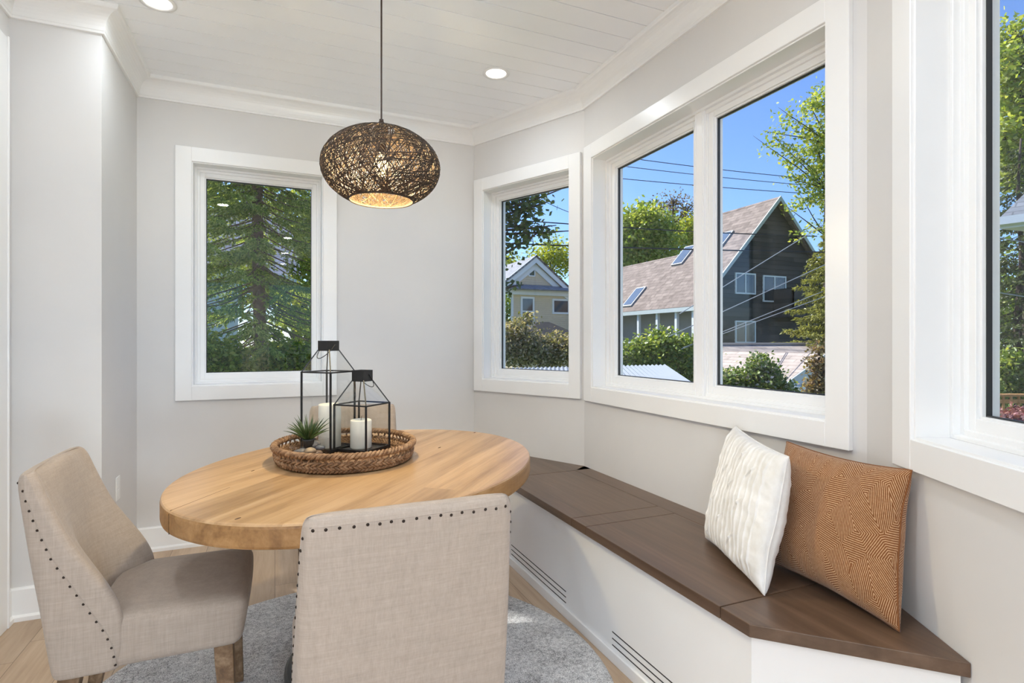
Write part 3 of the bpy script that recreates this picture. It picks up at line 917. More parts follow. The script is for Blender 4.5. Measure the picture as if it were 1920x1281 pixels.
for k in range(64):
    a = 2 * math.pi * (k + 0.3 * math.sin(k * 7)) / 64
    p = [ell(a + 0.02 * math.sin(j * 1.5 + k), TRX + 0.004 + 0.004 * j / 3 + 0.002, TRY + 0.004 + 0.004 * j / 3 + 0.002, ZTB + 0.030 + 0.029 * j / 3) for j in range(4)]
    b.tube(p, [0.0048, 0.0036, 0.0036, 0.0048], 6)
b.build('uprights', M_wick, tray, smooth=True)
b = MB(); b.lathe([(0.0, 0.0055), (0.985, 0.0055), (0.985, 0.002), (0.0, 0.002)], (TRC.x, TRC.y, ZTB), 48, TRX - 0.006, TRY - 0.006)
for i in range(14):
    rx = (TRX - 0.008) * (i + 0.6) / 14.2; ry = (TRY - 0.008) * (i + 0.6) / 14.2
    b.tube([ell(2 * math.pi * k / 90, rx, ry, ZTB + 0.007 + 0.002 * math.sin(k * 1.55 + i * 1.5)) for k in range(90)], 0.0052, 5, closed=True)
b.build('tray_floor', M_wick, tray, smooth=False)
ZF = ZTB + 0.0145

# ------------------------------------------------------------------ lanterns and candles
def lantern(c, side, zt, cap_h, zc0, zc1, ang, label, handle_face, hs):
    t = thing('lantern', label, 'lantern', (c[0], c[1], ZF), ang, 'black metal lanterns on the tray')
    h = side / 2; z0 = 0.0; zt -= ZF; zc0 -= ZF; zc1 -= ZF; w = 0.0060
    cor = [(-h, -h), (h, -h), (h, h), (-h, h)]
    fr = MB()
    for i in range(4):
        x, y = cor[i]; x2, y2 = cor[(i + 1) % 4]
        fr.bar((x, y, z0), (x, y, zt), w, w)
        fr.bar((x, y, zt - w / 2), (x2, y2, zt - w / 2), w * 0.8, w * 0.9)
        fr.bar((x, y, z0 + 0.006), (x2, y2, z0 + 0.006), w * 0.9, 0.010)
    fr.build('frame', M_black, t, local=True)
    MB().box(-h, h, -h, h, 0.001, 0.006).build('base_plate', M_black, t, local=True)
    k = cap_h * 0.96
    for i in range(4):
        x, y = cor[i]; sx = math.copysign(1, x); sy = math.copysign(1, y)
        MB().bar((x, y, zt - 0.002), (sx * k, sy * k, zc0 + 0.004), 0.0042, 0.0042).build('roof_bar', M_black, t, local=True)
    rg_ = MB()
    for i in range(4):
        (x, y), (x2, y2) = cor[i], cor[(i + 1) % 4]
        a_ = Vector((math.copysign(k, x), math.copysign(k, y), zc0)); b_ = Vector((math.copysign(k, x2), math.copysign(k, y2), zc0))
        n = Vector(((x + x2), (y + y2), 0)).normalized() * 0.001
        rg_.extrude([Vector((x, y, zt)), Vector((x2, y2, zt)), b_, a_], -n)
    rg_.build('roof_glass', M_lglass, t, local=True)
    cp = MB()
    th = 0.002
    cp.box(-cap_h, cap_h, -cap_h, -cap_h + th, zc0, zc1); cp.box(-cap_h, cap_h, cap_h - th, cap_h, zc0, zc1)
    cp.box(-cap_h, -cap_h + th, -cap_h + th, cap_h - th, zc0, zc1); cp.box(cap_h - th, cap_h, -cap_h + th, cap_h - th, zc0, zc1)
    cp.box(-cap_h + th, cap_h - th, -cap_h + th, cap_h - th, zc1 - 0.006, zc1 - 0.003)
    cp.build('cap', M_black, t, local=True)
    gp = MB(); d = h - 0.001
    for a0 in range(4):
        Mx = Matrix.Rotation(a0 * math.pi / 2, 4, 'Z')
        gp.box(-h + 0.003, h - 0.003, -d, -d + 0.0015, 0.012, zt - 0.006, Mx)
    gp.build('glass_panels', M_lglass, t, local=True)
    hd = MB(); pts = []
    # wire loop pinned to the two opposite cap sides and dropped to one side
    for j in range(21):
        a = math.pi * j / 20
        s = math.cos(a); drop = math.sin(a)
        if handle_face == 'x': pts.append((cap_h * 0.1 + hs * (0.058 * drop), s * (cap_h + 0.002), (zc0 + zc1) / 2 + 0.006 - 0.055 * drop ** 0.9))
        else: pts.append((s * (cap_h + 0.002), cap_h * 0.1 + hs * (0.058 * drop), (zc0 + zc1) / 2 + 0.006 - 0.055 * drop ** 0.9))
    hd.tube(pts, 0.0016, 6); hd.build('handle', M_black, t, smooth=True, local=True)
    return t
LA = R(44.2)
small_c = (0.318, 2.255); big_c = (0.196, 2.318)
lantern(big_c, 0.142, 1.083, 0.0285, 1.163, 1.203, LA, 'taller black metal lantern at the back of the tray', 'x', -1)
lantern(small_c, 0.150, 0.957, 0.0285, 1.043, 1.087, LA, 'shorter black metal lantern at the front of the tray', 'x', 1)
def candle(c, r, h, label):
    t = thing('pillar_candle', label, 'candle', (c[0], c[1], ZF + 0.0062), 0, 'white pillar candles in the lanterns')
    MB().lathe([(r * 0.97, 0), (r, 0.003), (r, h - 0.006), (r * 0.97, h - 0.002), (r * 0.86, h), (r * 0.5, h - 0.003), (0, h - 0.004)], (0, 0, 0), 40).build('wax', M_wax, t, smooth=True, local=True)
    MB().tube([(0, 0, h - 0.006), (0.001, 0, h + 0.006), (0.003, 0.001, h + 0.012)], 0.0011, 6).build('wick', M_dark, t, local=True)
candle((0.200, 2.312), 0.043, 0.172, 'tall white pillar candle inside the taller lantern')
candle((0.312, 2.250), 0.041, 0.112, 'short white pillar candle inside the shorter lantern')

# ------------------------------------------------------------------ glass box with pebbles and a spiky succulent
GC = Vector((0.116, 2.148)); ga = R(30)
gv = thing('glass_vessel', 'small square clear glass vessel holding pebbles on the tray', 'vase', (GC.x, GC.y, ZF), ga)
h = 0.050; hh = 0.072
g = MB()
for a0 in range(4):
    g.box(-h, h, -h, -h + 0.003, 0, hh, Matrix.Rotation(a0 * math.pi / 2, 4, 'Z'))
g.build('glass_walls', M_lglass, gv, local=True)
MB().box(-h + 0.003, h - 0.003, -h + 0.003, h - 0.003, 0.0, 0.003).build('glass_base', M_lglass, gv, local=True)
rnd = random.Random(4)
peb_m = [plain('pebble_tan', (0.42, 0.30, 0.19), 0.5, var=0.15, scale=40), plain('pebble_grey', (0.22, 0.20, 0.18), 0.5, var=0.2, scale=40), plain('pebble_slate', (0.10, 0.11, 0.13), 0.5, var=0.2, scale=40), plain('pebble_brown', (0.24, 0.15, 0.095), 0.5, var=0.15, scale=40)]
peb = [(-0.016, -0.028, 0.030, 0.018, 0, 'long tan pebble lying at the front of the glass vessel'), (-0.032, -0.004, 0.028, 0.017, 1, 'brownish grey pebble against the left side of the glass vessel'),
       (0.014, -0.028, 0.016, 0.018, 3, 'brown pebble low at the front right of the glass vessel'), (0.031, -0.008, 0.032, 0.018, 2, 'dark slate pebble at the right side of the glass vessel'),
       (0.020, 0.006, 0.044, 0.021, 1, 'large grey pebble on top of the pile, right of the plant'), (0.0, 0.024, 0.020, 0.022, 3, 'brown pebble behind the plant pot in the glass vessel'), (-0.026, 0.028, 0.019, 0.018, 1, 'grey pebble in the back left corner of the glass vessel'), (0.030, 0.030, 0.019, 0.018, 2, 'dark pebble in the back right corner of the glass vessel')]
MG = Matrix.Translation((GC.x, GC.y, ZF + 0.003)) @ Matrix.Rotation(ga, 4, 'Z')
for (x, y, z, r, mi, lab) in peb:
    c = MG @ Vector((x, y, z))
    mb = MB(); vs = []; nu, nv = 14, 9; e = (1.15 + 0.3 * rnd.random(), 0.95, 0.68); rot = rnd.uniform(0, 3)
    for j in range(nv + 1):
        th = math.pi * j / nv
        for i in range(nu):
            ph = 2 * math.pi * i / nu
            d = Vector((math.sin(th) * math.cos(ph), math.sin(th) * math.sin(ph), math.cos(th)))
            k = 1 + 0.12 * mnoise.noise(d * 1.4 + Vector((mi * 3.1, x * 90, y * 90)))
            p = Vector((d.x * e[0] * r * k, d.y * e[1] * r * k, d.z * e[2] * r * k)); p.rotate(Matrix.Rotation(rot, 3, 'Z'))
            vs.append(c + p)
    fs = [(j * nu + i, j * nu + (i + 1) % nu, (j + 1) * nu + (i + 1) % nu, (j + 1) * nu + i) for j in range(nv) for i in range(nu)]
    mb.add(vs, fs)
    o = mb.build('pebble', peb_m[mi], None, smooth=True)
    o.data.transform(Matrix.Translation(-c)); o.location = c
    props(o, lab, 'pebble', 'pebbles in the glass vessel')
pl = thing('succulent', 'small spiky green succulent growing out of the pebble-filled vessel', 'plant', (GC.x - 0.004, GC.y + 0.004, ZF + 0.030))
MB().lathe([(0.016, 0.0), (0.021, 0.035), (0.023, 0.040), (0.019, 0.040), (0.0, 0.038)], (0, 0, 0), 20).build('pot', plain('dark_pot', (0.03, 0.028, 0.026), 0.6), pl, smooth=True, local=True)
def succ_mat():
    m, nt, out = nodes('succulent_green')
    g_ = nt.nodes.new('ShaderNodeNewGeometry'); f = noise(nt, coords(nt), 60, 2)
    c = mixc(nt, 0.5, ramp(nt, g_.outputs['Random Per Island'], [(0, (0.02, 0.042, 0.009)), (0.6, (0.05, 0.085, 0.018)), (1, (0.15, 0.19, 0.05))]), ramp(nt, f, [(0.3, (0.015, 0.035, 0.008)), (0.7, (0.06, 0.10, 0.022))]))
    pbsdf(nt, out, c, 0.4)
    return m
lf = MB(); rnd = random.Random(9)
for k in range(40):
    a = k * 2.39996; tilt = R(8 + 62 * (k / 40) ** 0.8) ; ln = rnd.uniform(0.075, 0.115) * (0.85 if k < 10 else 1)
    if k > 40: ln *= 0.85
    pts = []; p = Vector((0.006 * math.cos(a), 0.006 * math.sin(a), 0.036))
    for j in range(7):
        s = j / 6; tl = tilt * (0.75 + 0.45 * s)
        pts.append(p.copy()); p = p + Vector((math.sin(tl) * math.cos(a), math.sin(tl) * math.sin(a), math.cos(tl))) * ln / 6
    lf.tube(pts, [0.0036, 0.0040, 0.0036, 0.0030, 0.0022, 0.0013, 0.0003], 5)
lf.build('leaves', succ_mat(), pl, smooth=True, local=True)

# ------------------------------------------------------------------ pillows on the bench
def pillow(name, label, corners, thick, mat, warpf=None, n=110, grp=None, pinch=0.05, ears=0.5, seed=0):
    BL, BR, TR, TL = [Vector(c) for c in corners]
    nrm = (BR - BL).cross(TL - BL).normalized()
    cen = (BL + BR + TR + TL) / 4
    vs = []; uvs = []; fs = []
    def P(u, v, s):
        # edges pulled in between the corners
        uu = u * (1 - pinch * (1 - v * v) * abs(u)); vv = v * (1 - pinch * (1 - u * u) * abs(v))
        a = (uu + 1) / 2; b = (vv + 1) / 2
        base = (BL * (1 - a) + BR * a) * (1 - b) + (TL * (1 - a) + TR * a) * b
        eu = max(0.0, 1 - abs(u) ** 2.4); ev = max(0.0, 1 - abs(v) ** 2.4)
        t = thick / 2 * (eu ** ears) * (ev ** ears)
        q = base + nrm * s * t
        if warpf: q = q + nrm * s * warpf(u, v, s) * min(1, (eu * ev) * 6)
        w = mnoise.noise(Vector((u * 1.7 + seed, v * 1.7, 2.0))) * 0.008
        q = q + nrm * w * (1 if s > 0 else 1)
        # soft creases running in from the sides
        cr = 0.0035 * mnoise.noise(Vector((u * 1.2 + seed, v * 9, s * 2))) * (abs(u) ** 1.5) + 0.0035 * mnoise.noise(Vector((u * 9, v * 1.2 + seed, s))) * (abs(v) ** 1.5)
        return q + nrm * s * cr * min(1, eu * ev * 5)
    for s in (1, -1):
        b0 = len(vs)
        for j in range(n + 1):
            for i in range(n + 1):
                u = -1 + 2 * i / n; v = -1 + 2 * j / n
                u = math.sin(u * math.pi / 2) * 0.55 + u * 0.45; v = math.sin(v * math.pi / 2) * 0.55 + v * 0.45
                vs.append(P(u, v, s))
        G = np.array([tuple(q) for q in vs[b0:]]).reshape(n + 1, n + 1, 3)
        du = np.concatenate([np.zeros((n + 1, 1)), np.cumsum(np.linalg.norm(np.diff(G, axis=1), axis=2), axis=1)], 1)
        dv = np.concatenate([np.zeros((1, n + 1)), np.cumsum(np.linalg.norm(np.diff(G, axis=0), axis=2), axis=0)], 0)
        du -= du[:, n // 2:n // 2 + 1]; dv -= dv[n // 2:n // 2 + 1, :]
        uvs += [(float(x) / 0.46 + 0.5 + (0 if s > 0 else 1.37), float(y) / 0.46 + 0.5) for x, y in zip(du.ravel(), dv.ravel())]
        for j in range(n):
            for i in range(n):
                a = b0 + j * (n + 1) + i
                f = (a, a + 1, a + n + 2, a + n + 1)
                fs.append(f if s > 0 else f[::-1])
    t = thing(name, label, 'pillow', (cen.x, cen.y, min(BL.z, BR.z)), 0, grp)
    mb = MB(); mb.v = [tuple(x) for x in vs]; mb.f = fs
    mb.build('cover', mat, t, smooth=True, uv=uvs)
    # piped seam round the edge
    ed = []
    for k in range(200):
        q = k / 200 * 4; sd = int(q); f = q - sd
        u, v = ((-1 + 2 * f, -1), (1, -1 + 2 * f), (1 - 2 * f, 1), (-1, 1 - 2 * f))[sd]
        u *= 0.9999; v *= 0.9999
        ed.append(P(u, v, 1))
    MB().tube(ed, 0.0028, 6, closed=True).build('seam', mat, t, smooth=True)
    return t

def maze_mat():
    m, nt, out = nodes('rust_maze_weave')
    tc = nt.nodes.new('ShaderNodeTexCoord')
    def lines(scale, rnd_, freq):
        mp = nt.nodes.new('ShaderNodeMapping'); mp.inputs['Rotation'].default_value = (0, 0, R(18)); mp.inputs['Scale'].default_value = (1.25, 0.95, 1)
        L(nt, tc.outputs['UV'], mp.inputs['Vector'])
        vo = nt.nodes.new('ShaderNodeTexVoronoi'); vo.feature = 'DISTANCE_TO_EDGE'; vo.voronoi_dimensions = '2D'
        vo.inputs['Scale'].default_value = scale; vo.inputs['Randomness'].default_value = rnd_
        L(nt, mp.outputs[0], vo.inputs['Vector'])
        fr = mth(nt, 'FRACT', mth(nt, 'MULTIPLY', vo.outputs['Distance'], freq))
        return mth(nt, 'ABSOLUTE', mth(nt, 'SUBTRACT', fr, 0.5))
    f = lines(4.3, 0.75, 19.0)
    slub = noise(nt, coords(nt, (160, 160, 160)), 1.0, 2)
    k = mth(nt, 'ADD', f, mth(nt, 'MULTIPLY', mth(nt, 'SUBTRACT', slub, 0.5), 0.22))
    c = ramp(nt, k, [(0.0, (0.62, 0.42, 0.25)), (0.10, (0.58, 0.37, 0.21)), (0.18, (0.24, 0.095, 0.034)), (0.5, (0.185, 0.07, 0.024))])
    pbsdf(nt, out, c, 0.9, 0, mth(nt, 'SUBTRACT', 1.0, k), 0.35, 0.002, 0.15, 0.2)
    return m
g_pl = 'throw pillows on the bench'
pillow('throw_pillow', 'rust brown pillow with a cream maze pattern leaning in the bench corner', [(1.530, 1.375, 0.462), (1.470, 0.920, 0.458), (1.553, 0.940, 0.858), (1.648, 1.412, 0.850)], 0.150, maze_mat(), grp=g_pl, pinch=0.07, ears=0.42, seed=3)

def pleats(u, v, s):
    if s < 0: return 0
    x = u + 0.02 * mnoise.noise(Vector((u * 3, v * 5, 1)))
    a = 0.0
    for k in range(14):
        c = -0.92 + k * 0.132 + 0.012 * mnoise.noise(Vector((k * 9.1, v * 4, 0)))
        d = abs(x - c)
        ln = 0.5 + 0.5 * mnoise.noise(Vector((k * 4.3, v * 2.2, 5)))
        a += 0.006 * math.exp(-(d / 0.012) ** 2) * (0.3 + ln)
    # slanting leaf-like tucks
    for k in range(9):
        cx = -0.62 + 0.62 * ((k * 37) % 10) / 5; cy = -0.8 + 0.19 * k
        dx, dy = u - cx, v - cy
        p = dx * 0.6 + dy * 0.8; q = -dx * 0.8 + dy * 0.6
        a += 0.006 * math.exp(-(q / 0.014) ** 2 - (p / 0.14) ** 4)
    return a + 0.004 * mnoise.noise(Vector((u * 6, v * 6, 2)))
def white_pillow_mat():
    m, nt, out = nodes('white_pleated_cotton')
    f = noise(nt, coords(nt), 14, 4, 0.6); w = noise(nt, coords(nt, (300, 300, 300)), 1, 2)
    c = ramp(nt, f, [(0.35, (0.70, 0.68, 0.65)), (0.65, (0.81, 0.80, 0.79))])
    pbsdf(nt, out, c, 0.9, 0, mth(nt, 'ADD', f, mth(nt, 'MULTIPLY', w, 0.3)), 0.25, 0.003, 0.2, 0.2)
    return m
pillow('throw_pillow', 'white pleated cotton pillow in front of the rust one on the bench', [(1.495, 1.640, 0.462), (1.318, 1.205, 0.458), (1.430, 1.215, 0.850), (1.660, 1.655, 0.868)], 0.135, white_pillow_mat(), pleats, grp=g_pl, pinch=0.05, ears=0.38, seed=8, n=260)

# ------------------------------------------------------------------ woven pendant lamp
PC = Vector((0.367, 2.108, 1.852)); PA, PB = 0.218, 0.146
pend = thing('pendant_lamp', 'dark brown woven string pendant lamp hanging over the table', 'pendant lamp', (PC.x, PC.y, PC.z))
def string_mat():
    m, nt, out = nodes('brown_paper_string')
    g_ = nt.nodes.new('ShaderNodeNewGeometry')
    c = ramp(nt, g_.outputs['Random Per Island'], [(0, (0.022, 0.013, 0.007)), (0.7, (0.045, 0.026, 0.014)), (0.93, (0.09, 0.05, 0.03)), (1.0, (0.20, 0.12, 0.07))])
    pbsdf(nt, out, c, 0.65)
    return m
rnd = random.Random(12)
zb = -0.123; ztp = 0.142
def surf(lat, lon, k=1.0):
    z = math.sin(lat); r = math.cos(lat)
    return Vector((PA * k * r * math.cos(lon), PA * k * r * math.sin(lon), PB * k * z))
sh = MB()
lat_b = math.asin(zb / PB); lat_t = math.asin(min(0.985, ztp / PB))
for s in range(460):
    lon0 = rnd.uniform(0, 2 * math.pi); steep = rnd.choice((1, -1)) * rnd.uniform(0.35, 2.3)
    k = 1.0 - 0.012 * rnd.random()
    n_ = 26
    pts = []
    for i in range(n_ + 1):
        f = i / n_
        lat = lat_b + (lat_t - lat_b) * (0.5 - 0.5 * math.cos(math.pi * f))
        pts.append(PC + surf(lat, lon0 + steep * f + 0.15 * math.sin(3 * f + s), k))
    sh.tube(pts, rnd.uniform(0.0011, 0.0019), 4, cap=False)
for s in range(150):   # flatter wraps round the belly
    lon0 = rnd.uniform(0, 2 * math.pi); la = rnd.uniform(-0.85, 1.0); am = rnd.uniform(0.15, 0.5); k = 1.0 + 0.004 * rnd.random()
    pts = [PC + surf(max(lat_b, min(lat_t, la + am * math.sin(j / 22 * math.pi - math.pi / 2))), lon0 + 2.2 * j / 22, k) for j in range(23)]
    sh.tube(pts, rnd.uniform(0.0009, 0.0015), 4, cap=False)
sh.build('shade', string_mat(), pend, smooth=True)
rb = PA * math.cos(lat_b)
MB().tube([PC + Vector((rb * math.cos(2 * math.pi * k / 48), rb * math.sin(2 * math.pi * k / 48), zb)) for k in range(48)], 0.0035, 6, closed=True).build('shade_ring', string_mat(), pend, smooth=True)
M_brz = plain('dark_bronze', (0.06, 0.04, 0.032), 0.45, 0.5)
MB().lathe([(0.0, 0.133), (0.027, 0.133), (0.027, 0.141), (0.026, 0.146), (0.027, 0.150), (0.024, 0.155), (0.013, 0.165), (0.008, 0.174), (0.008, 0.180), (0.004, 0.181), (0.0, 0.181)], PC, 32).build('cap', M_brz, pend, smooth=False)
MB().tube([PC + Vector((0, 0, 0.178)), PC + Vector((0, 0, 0.5)), (PC.x, PC.y, H - 0.02)], 0.0034, 8).build('cord', M_brz, pend)
MB().lathe([(0.0, -0.03), (0.012, -0.03), (0.055, -0.02), (0.06, -0.001), (0.0, -0.001)], (PC.x, PC.y, H), 32).build('ceiling_canopy', M_brz, pend)
MB().lathe([(0.0, 0.055), (0.018, 0.055), (0.018, 0.135), (0.0, 0.135)], PC, 20).build('socket', M_brz, pend)
MB().lathe([(0.0, -0.035), (0.016, -0.030), (0.026, -0.012), (0.028, 0.006), (0.022, 0.028), (0.013, 0.048), (0.012, 0.056), (0.0, 0.056)], PC, 24).build('bulb', M_bulb, pend, smooth=True)
pl_l = bpy.data.lights.new('pendant_bulb', 'POINT'); pl_l.energy = 34; pl_l.color = (1.0, 0.80, 0.44); pl_l.shadow_soft_size = 0.03
pl_o = bpy.data.objects.new('pendant_bulb', pl_l); pl_o.location = (0, 0, -0.06); COL.objects.link(pl_o); pl_o.parent = pend

# ================================================================== outdoors
GZ = -2.2
def ground_mat():
    m, nt, out = nodes('lawn')
    v = coords(nt); f = noise(nt, v, 1.3, 5, 0.65); f2 = noise(nt, v, 25, 3)
    c = ramp(nt, mth(nt, 'ADD', mth(nt, 'MULTIPLY', f, 0.6), mth(nt, 'MULTIPLY', f2, 0.4)), [(0.35, (0.05, 0.085, 0.02)), (0.55, (0.10, 0.16, 0.035)), (0.7, (0.18, 0.2, 0.07))])
    pbsdf(nt, out, c, 0.95, 0, f2, 0.5, 0.05, 0.1)
    return m
gm = MB().box(-60, 90, -40, 110, GZ - 0.3, GZ).build('ground', ground_mat()); gm['kind'] = 'structure'
pt = MB().box(-9, 9, -16, -4.85, GZ + 0.001, -0.16).build('ground_bounce_patio', plain('bounce_patio_concrete', (0.55, 0.52, 0.48), 0.9, var=0.08)); pt['kind'] = 'structure'  # unseen pale slab, added to bounce sunlight in through the rear glazing

M_bark = plain('bark', (0.085, 0.06, 0.045), 0.95, var=0.45, scale=18, bump=0.6)
M_bark_grey = plain('bark_grey', (0.15, 0.125, 0.105), 0.95, var=0.35, scale=10, bump=0.6)
LM = {
    'spruce': leafmat('spruce_needles', [(0.14, 0.20, 0.05), (0.27, 0.36, 0.09), (0.44, 0.52, 0.15), (0.64, 0.66, 0.23)], 0.5),
    'gold': leafmat('golden_needles', [(0.10, 0.11, 0.03), (0.24, 0.25, 0.06), (0.38, 0.38, 0.10), (0.5, 0.48, 0.15)], 0.3),
    'darkcon': leafmat('dark_conifer', [(0.05, 0.07, 0.025), (0.10, 0.13, 0.045), (0.18, 0.21, 0.07)], 0.3),
    'maple': leafmat('maple_leaf', [(0.045, 0.075, 0.018), (0.085, 0.13, 0.03), (0.15, 0.20, 0.05)], 0.4),
    'spring': leafmat('spring_leaf', [(0.16, 0.24, 0.035), (0.30, 0.39, 0.06), (0.47, 0.52, 0.11), (0.62, 0.60, 0.17)], 0.5),
    'lime': leafmat('lime_leaf', [(0.25, 0.30, 0.04), (0.42, 0.46, 0.07), (0.58, 0.58, 0.12)], 0.5),
    'bush': leafmat('bush_leaf', [(0.09, 0.15, 0.025), (0.19, 0.28, 0.045), (0.32, 0.40, 0.075), (0.48, 0.50, 0.12)], 0.45),
    'lilac': leafmat('lilac_leaf', [(0.07, 0.13, 0.03), (0.15, 0.23, 0.05), (0.27, 0.34, 0.09), (0.38, 0.44, 0.14), (0.55, 0.48, 0.52)], 0.35),
    'olive': leafmat('olive_leaf', [(0.10, 0.11, 0.035), (0.19, 0.19, 0.07), (0.30, 0.27, 0.12), (0.48, 0.40, 0.27), (0.62, 0.52, 0.42)], 0.4),
    'rust': leafmat('rust_leaf', [(0.16, 0.13, 0.05), (0.28, 0.19, 0.09), (0.40, 0.26, 0.16), (0.42, 0.38, 0.17)], 0.35),
    'pink': leafmat('barberry_leaf', [(0.16, 0.045, 0.05), (0.32, 0.10, 0.11), (0.48, 0.22, 0.22), (0.6, 0.36, 0.34)], 0.35),
    'bud': leafmat('tree_buds', [(0.16, 0.10, 0.05), (0.24, 0.17, 0.07), (0.34, 0.28, 0.11)], 0.3),
}
RNG = np.random.default_rng(7)

def kites(Pc, L_, W_, d=None, flat=0.0):
    n = len(Pc)
    if d is None:
        d = RNG.normal(size=(n, 3)); d[:, 2] *= 0.7
    d = d / np.linalg.norm(d, axis=1, keepdims=True)
    s = np.cross(d, RNG.normal(size=(n, 3)) + np.array([0, 0, flat])); s /= np.linalg.norm(s, axis=1, keepdims=True) + 1e-9
    Ls = L_ * RNG.uniform(0.7, 1.3, (n, 1)); Ws = W_ * RNG.uniform(0.7, 1.3, (n, 1))
    V = np.stack([Pc - d * Ls * 0.5, Pc + s * Ws * 0.5 - d * Ls * 0.08, Pc + d * Ls * 0.5, Pc - s * Ws * 0.5 - d * Ls * 0.08], 1)
    return V.reshape(-1, 3), np.arange(4 * n).reshape(-1, 4)

def tree(name, label, cat, depth, base_u, blobs, n, leaf, mat, group=None, trunk=0.12, bark=None, twig=0.20, per=12, limb=0.03, squash=1.0, cut=None, tw_r=0.006):
    """blobs: (u, v, radius in photo pixels, depth offset); n leaves; leaf size in metres"""
    bark = bark or M_bark
    bp = at(base_u, 640, depth); bp.z = GZ
    t = thing(name, label, cat, bp, 0, group)
    wb = [(at(b[0], b[1], depth + (b[3] if len(b) > 3 else 0)), b[2] / F_PX * depth) for b in blobs]
    ztop = max(c.z for c, r in wb)
    tr = MB(); tp = []
    top = max(wb, key=lambda q: q[0].z)[0]
    for i in range(8):
        f = i / 7
        q = bp.lerp(Vector((bp.x * 0.6 + top.x * 0.4, bp.y * 0.6 + top.y * 0.4, max(GZ + 0.4, top.z))), f)
        q = q + Vector((mnoise.noise(Vector((f * 3, base_u, 1))), mnoise.noise(Vector((f * 3, base_u, 7))), 0)) * 0.25 * f * min(1, trunk * 6)
        tp.append(q)
    tr.tube(tp, [trunk * (1 - 0.75 * i / 7) for i in range(8)], 8)
    vol = np.array([r ** 2.2 for c, r in wb]); vol /= vol.sum()
    Ps = []; nt_ = max(1, n // per)
    for (c, r), w in zip(wb, vol):
        k = max(3, int(nt_ * w))
        zs = max(GZ + 0.3, c.z - r * 0.8)
        f = min(0.95, max(0.05, (zs - GZ) / max(0.1, top.z - GZ)))
        s = tp[min(7, int(f * 7))]
        mid = s.lerp(c, 0.5) + Vector((0, 0, 0.15 * r)) + Vector((mnoise.noise(c), mnoise.noise(c * 1.7), 0)) * 0.3 * r
        tr.tube([s, mid, c, c.lerp(s, -0.25)], [limb * 1.3, limb, limb * 0.6, limb * 0.25], 5)
        d = RNG.normal(size=(k, 3)); d /= np.linalg.norm(d, axis=1, keepdims=True)
        d *= r * RNG.uniform(0.25, 1.0, (k, 1)) ** 0.6; d[:, 2] *= squash
        P = np.array(c) + d
        for q in P[:max(2, int(k * 0.25))]:
            a = c.lerp(Vector(q), 0.15); qq = Vector(q)
            tr.tube([a, a.lerp(qq, 0.5) + Vector((0, 0, 0.05 * r)), qq], [tw_r * 1.6, tw_r, tw_r * 0.4], 3, cap=False)
        Ps.append(P)
    Pt = np.concatenate(Ps)
    C = (Pt[:, None, :] + RNG.normal(size=(len(Pt), per, 3)) * twig * np.array([1, 1, 0.75])).reshape(-1, 3)
    C = C[C[:, 2] > GZ + 0.05]
    tr.build('trunk', bark, t, smooth=True)
    V, Fq = kites(C, leaf, leaf * 0.62)
    np_mesh('foliage', V, Fq, mat, t)
    return t

def spruce(name, label, x, y, h, rmax, z0, mat, group=None, trunk=0.14, step=0.26, per=7, sub=0.13, needles=15, nl=0.075, nw=0.02, seed=1, droop=0.35, gaps=(), bark=None):
    rr = np.random.default_rng(seed)
    t = thing(name, label, 'tree', (x, y, GZ), 0, group)
    tr = MB(); tr.tube([(x + 0.04 * math.sin(i), y + 0.04 * math.cos(i * 1.3), GZ + h * i / 12) for i in range(13)], [trunk * (1 - 0.9 * i / 12) + 0.01 for i in range(13)], 10)
    Pc = []; Dc = []
    z = z0
    while z < GZ + h - 0.2:
        f = (z - GZ) / h
        ln0 = rmax * (1 - f) ** 0.75 * min(1.0, 0.55 + (z - z0) * 0.3)
        bare = any(a < z < b for a, b in gaps)
        off = rr.uniform(0, 6.28)
        for k in range(per):
            a = off + 2 * math.pi * k / per + rr.uniform(-0.3, 0.3)
            ln = ln0 * rr.uniform(0.7, 1.1)
            dirh = np.array([math.cos(a), math.sin(a), 0.0]); side = np.array([-math.sin(a), math.cos(a), 0.0])
            m = 7; pts = []
            zz = z + rr.uniform(-0.1, 0.1)
            for i in range(m + 1):
                s = i / m
                pts.append(np.array([x, y, zz]) + dirh * ln * s + np.array([0, 0, -droop * ln * s * (1.25 - 0.75 * s * s)]))
            pts = np.array(pts)
            tr.tube([tuple(p) for p in pts], [0.013 * (1 - 0.85 * i / m) * (0.5 + ln / rmax * 0.7) for i in range(m + 1)], 4, cap=False)
            ns = max(3, int(ln / sub))
            for j in range(ns):
                s = (j + 0.6) / ns
                if s < (0.75 if bare else 0.22): 
                    if rr.random() < 0.75: continue
                q = pts[min(m - 1, int(s * m))] + (pts[min(m, int(s * m) + 1)] - pts[min(m - 1, int(s * m))]) * (s * m % 1)
                for sg in (-1, 1):
                    l2 = (0.16 + 0.42 * ln / rmax * (1 - s * 0.75)) * rr.uniform(0.6, 1.15)
                    d2 = side * sg * 0.8 + dirh * 0.75 + np.array([0, 0, -0.35 - 0.3 * rr.random()]); d2 /= np.linalg.norm(d2)
                    u = rr.uniform(0.05, 1.0, needles)[:, None]
                    c = q + d2 * l2 * u
                    nd = d2 + rr.normal(size=(needles, 3)) * 0.55
                    Pc.append(c + nd * nl * 0.3); Dc.append(nd)
        z += step * rr.uniform(0.85, 1.15)
    tr.build('trunk', bark or M_bark, t, smooth=True)
    V, Fq = kites(np.concatenate(Pc), nl, nw, np.concatenate(Dc))
    np_mesh('foliage', V, Fq, mat, t)
    return t

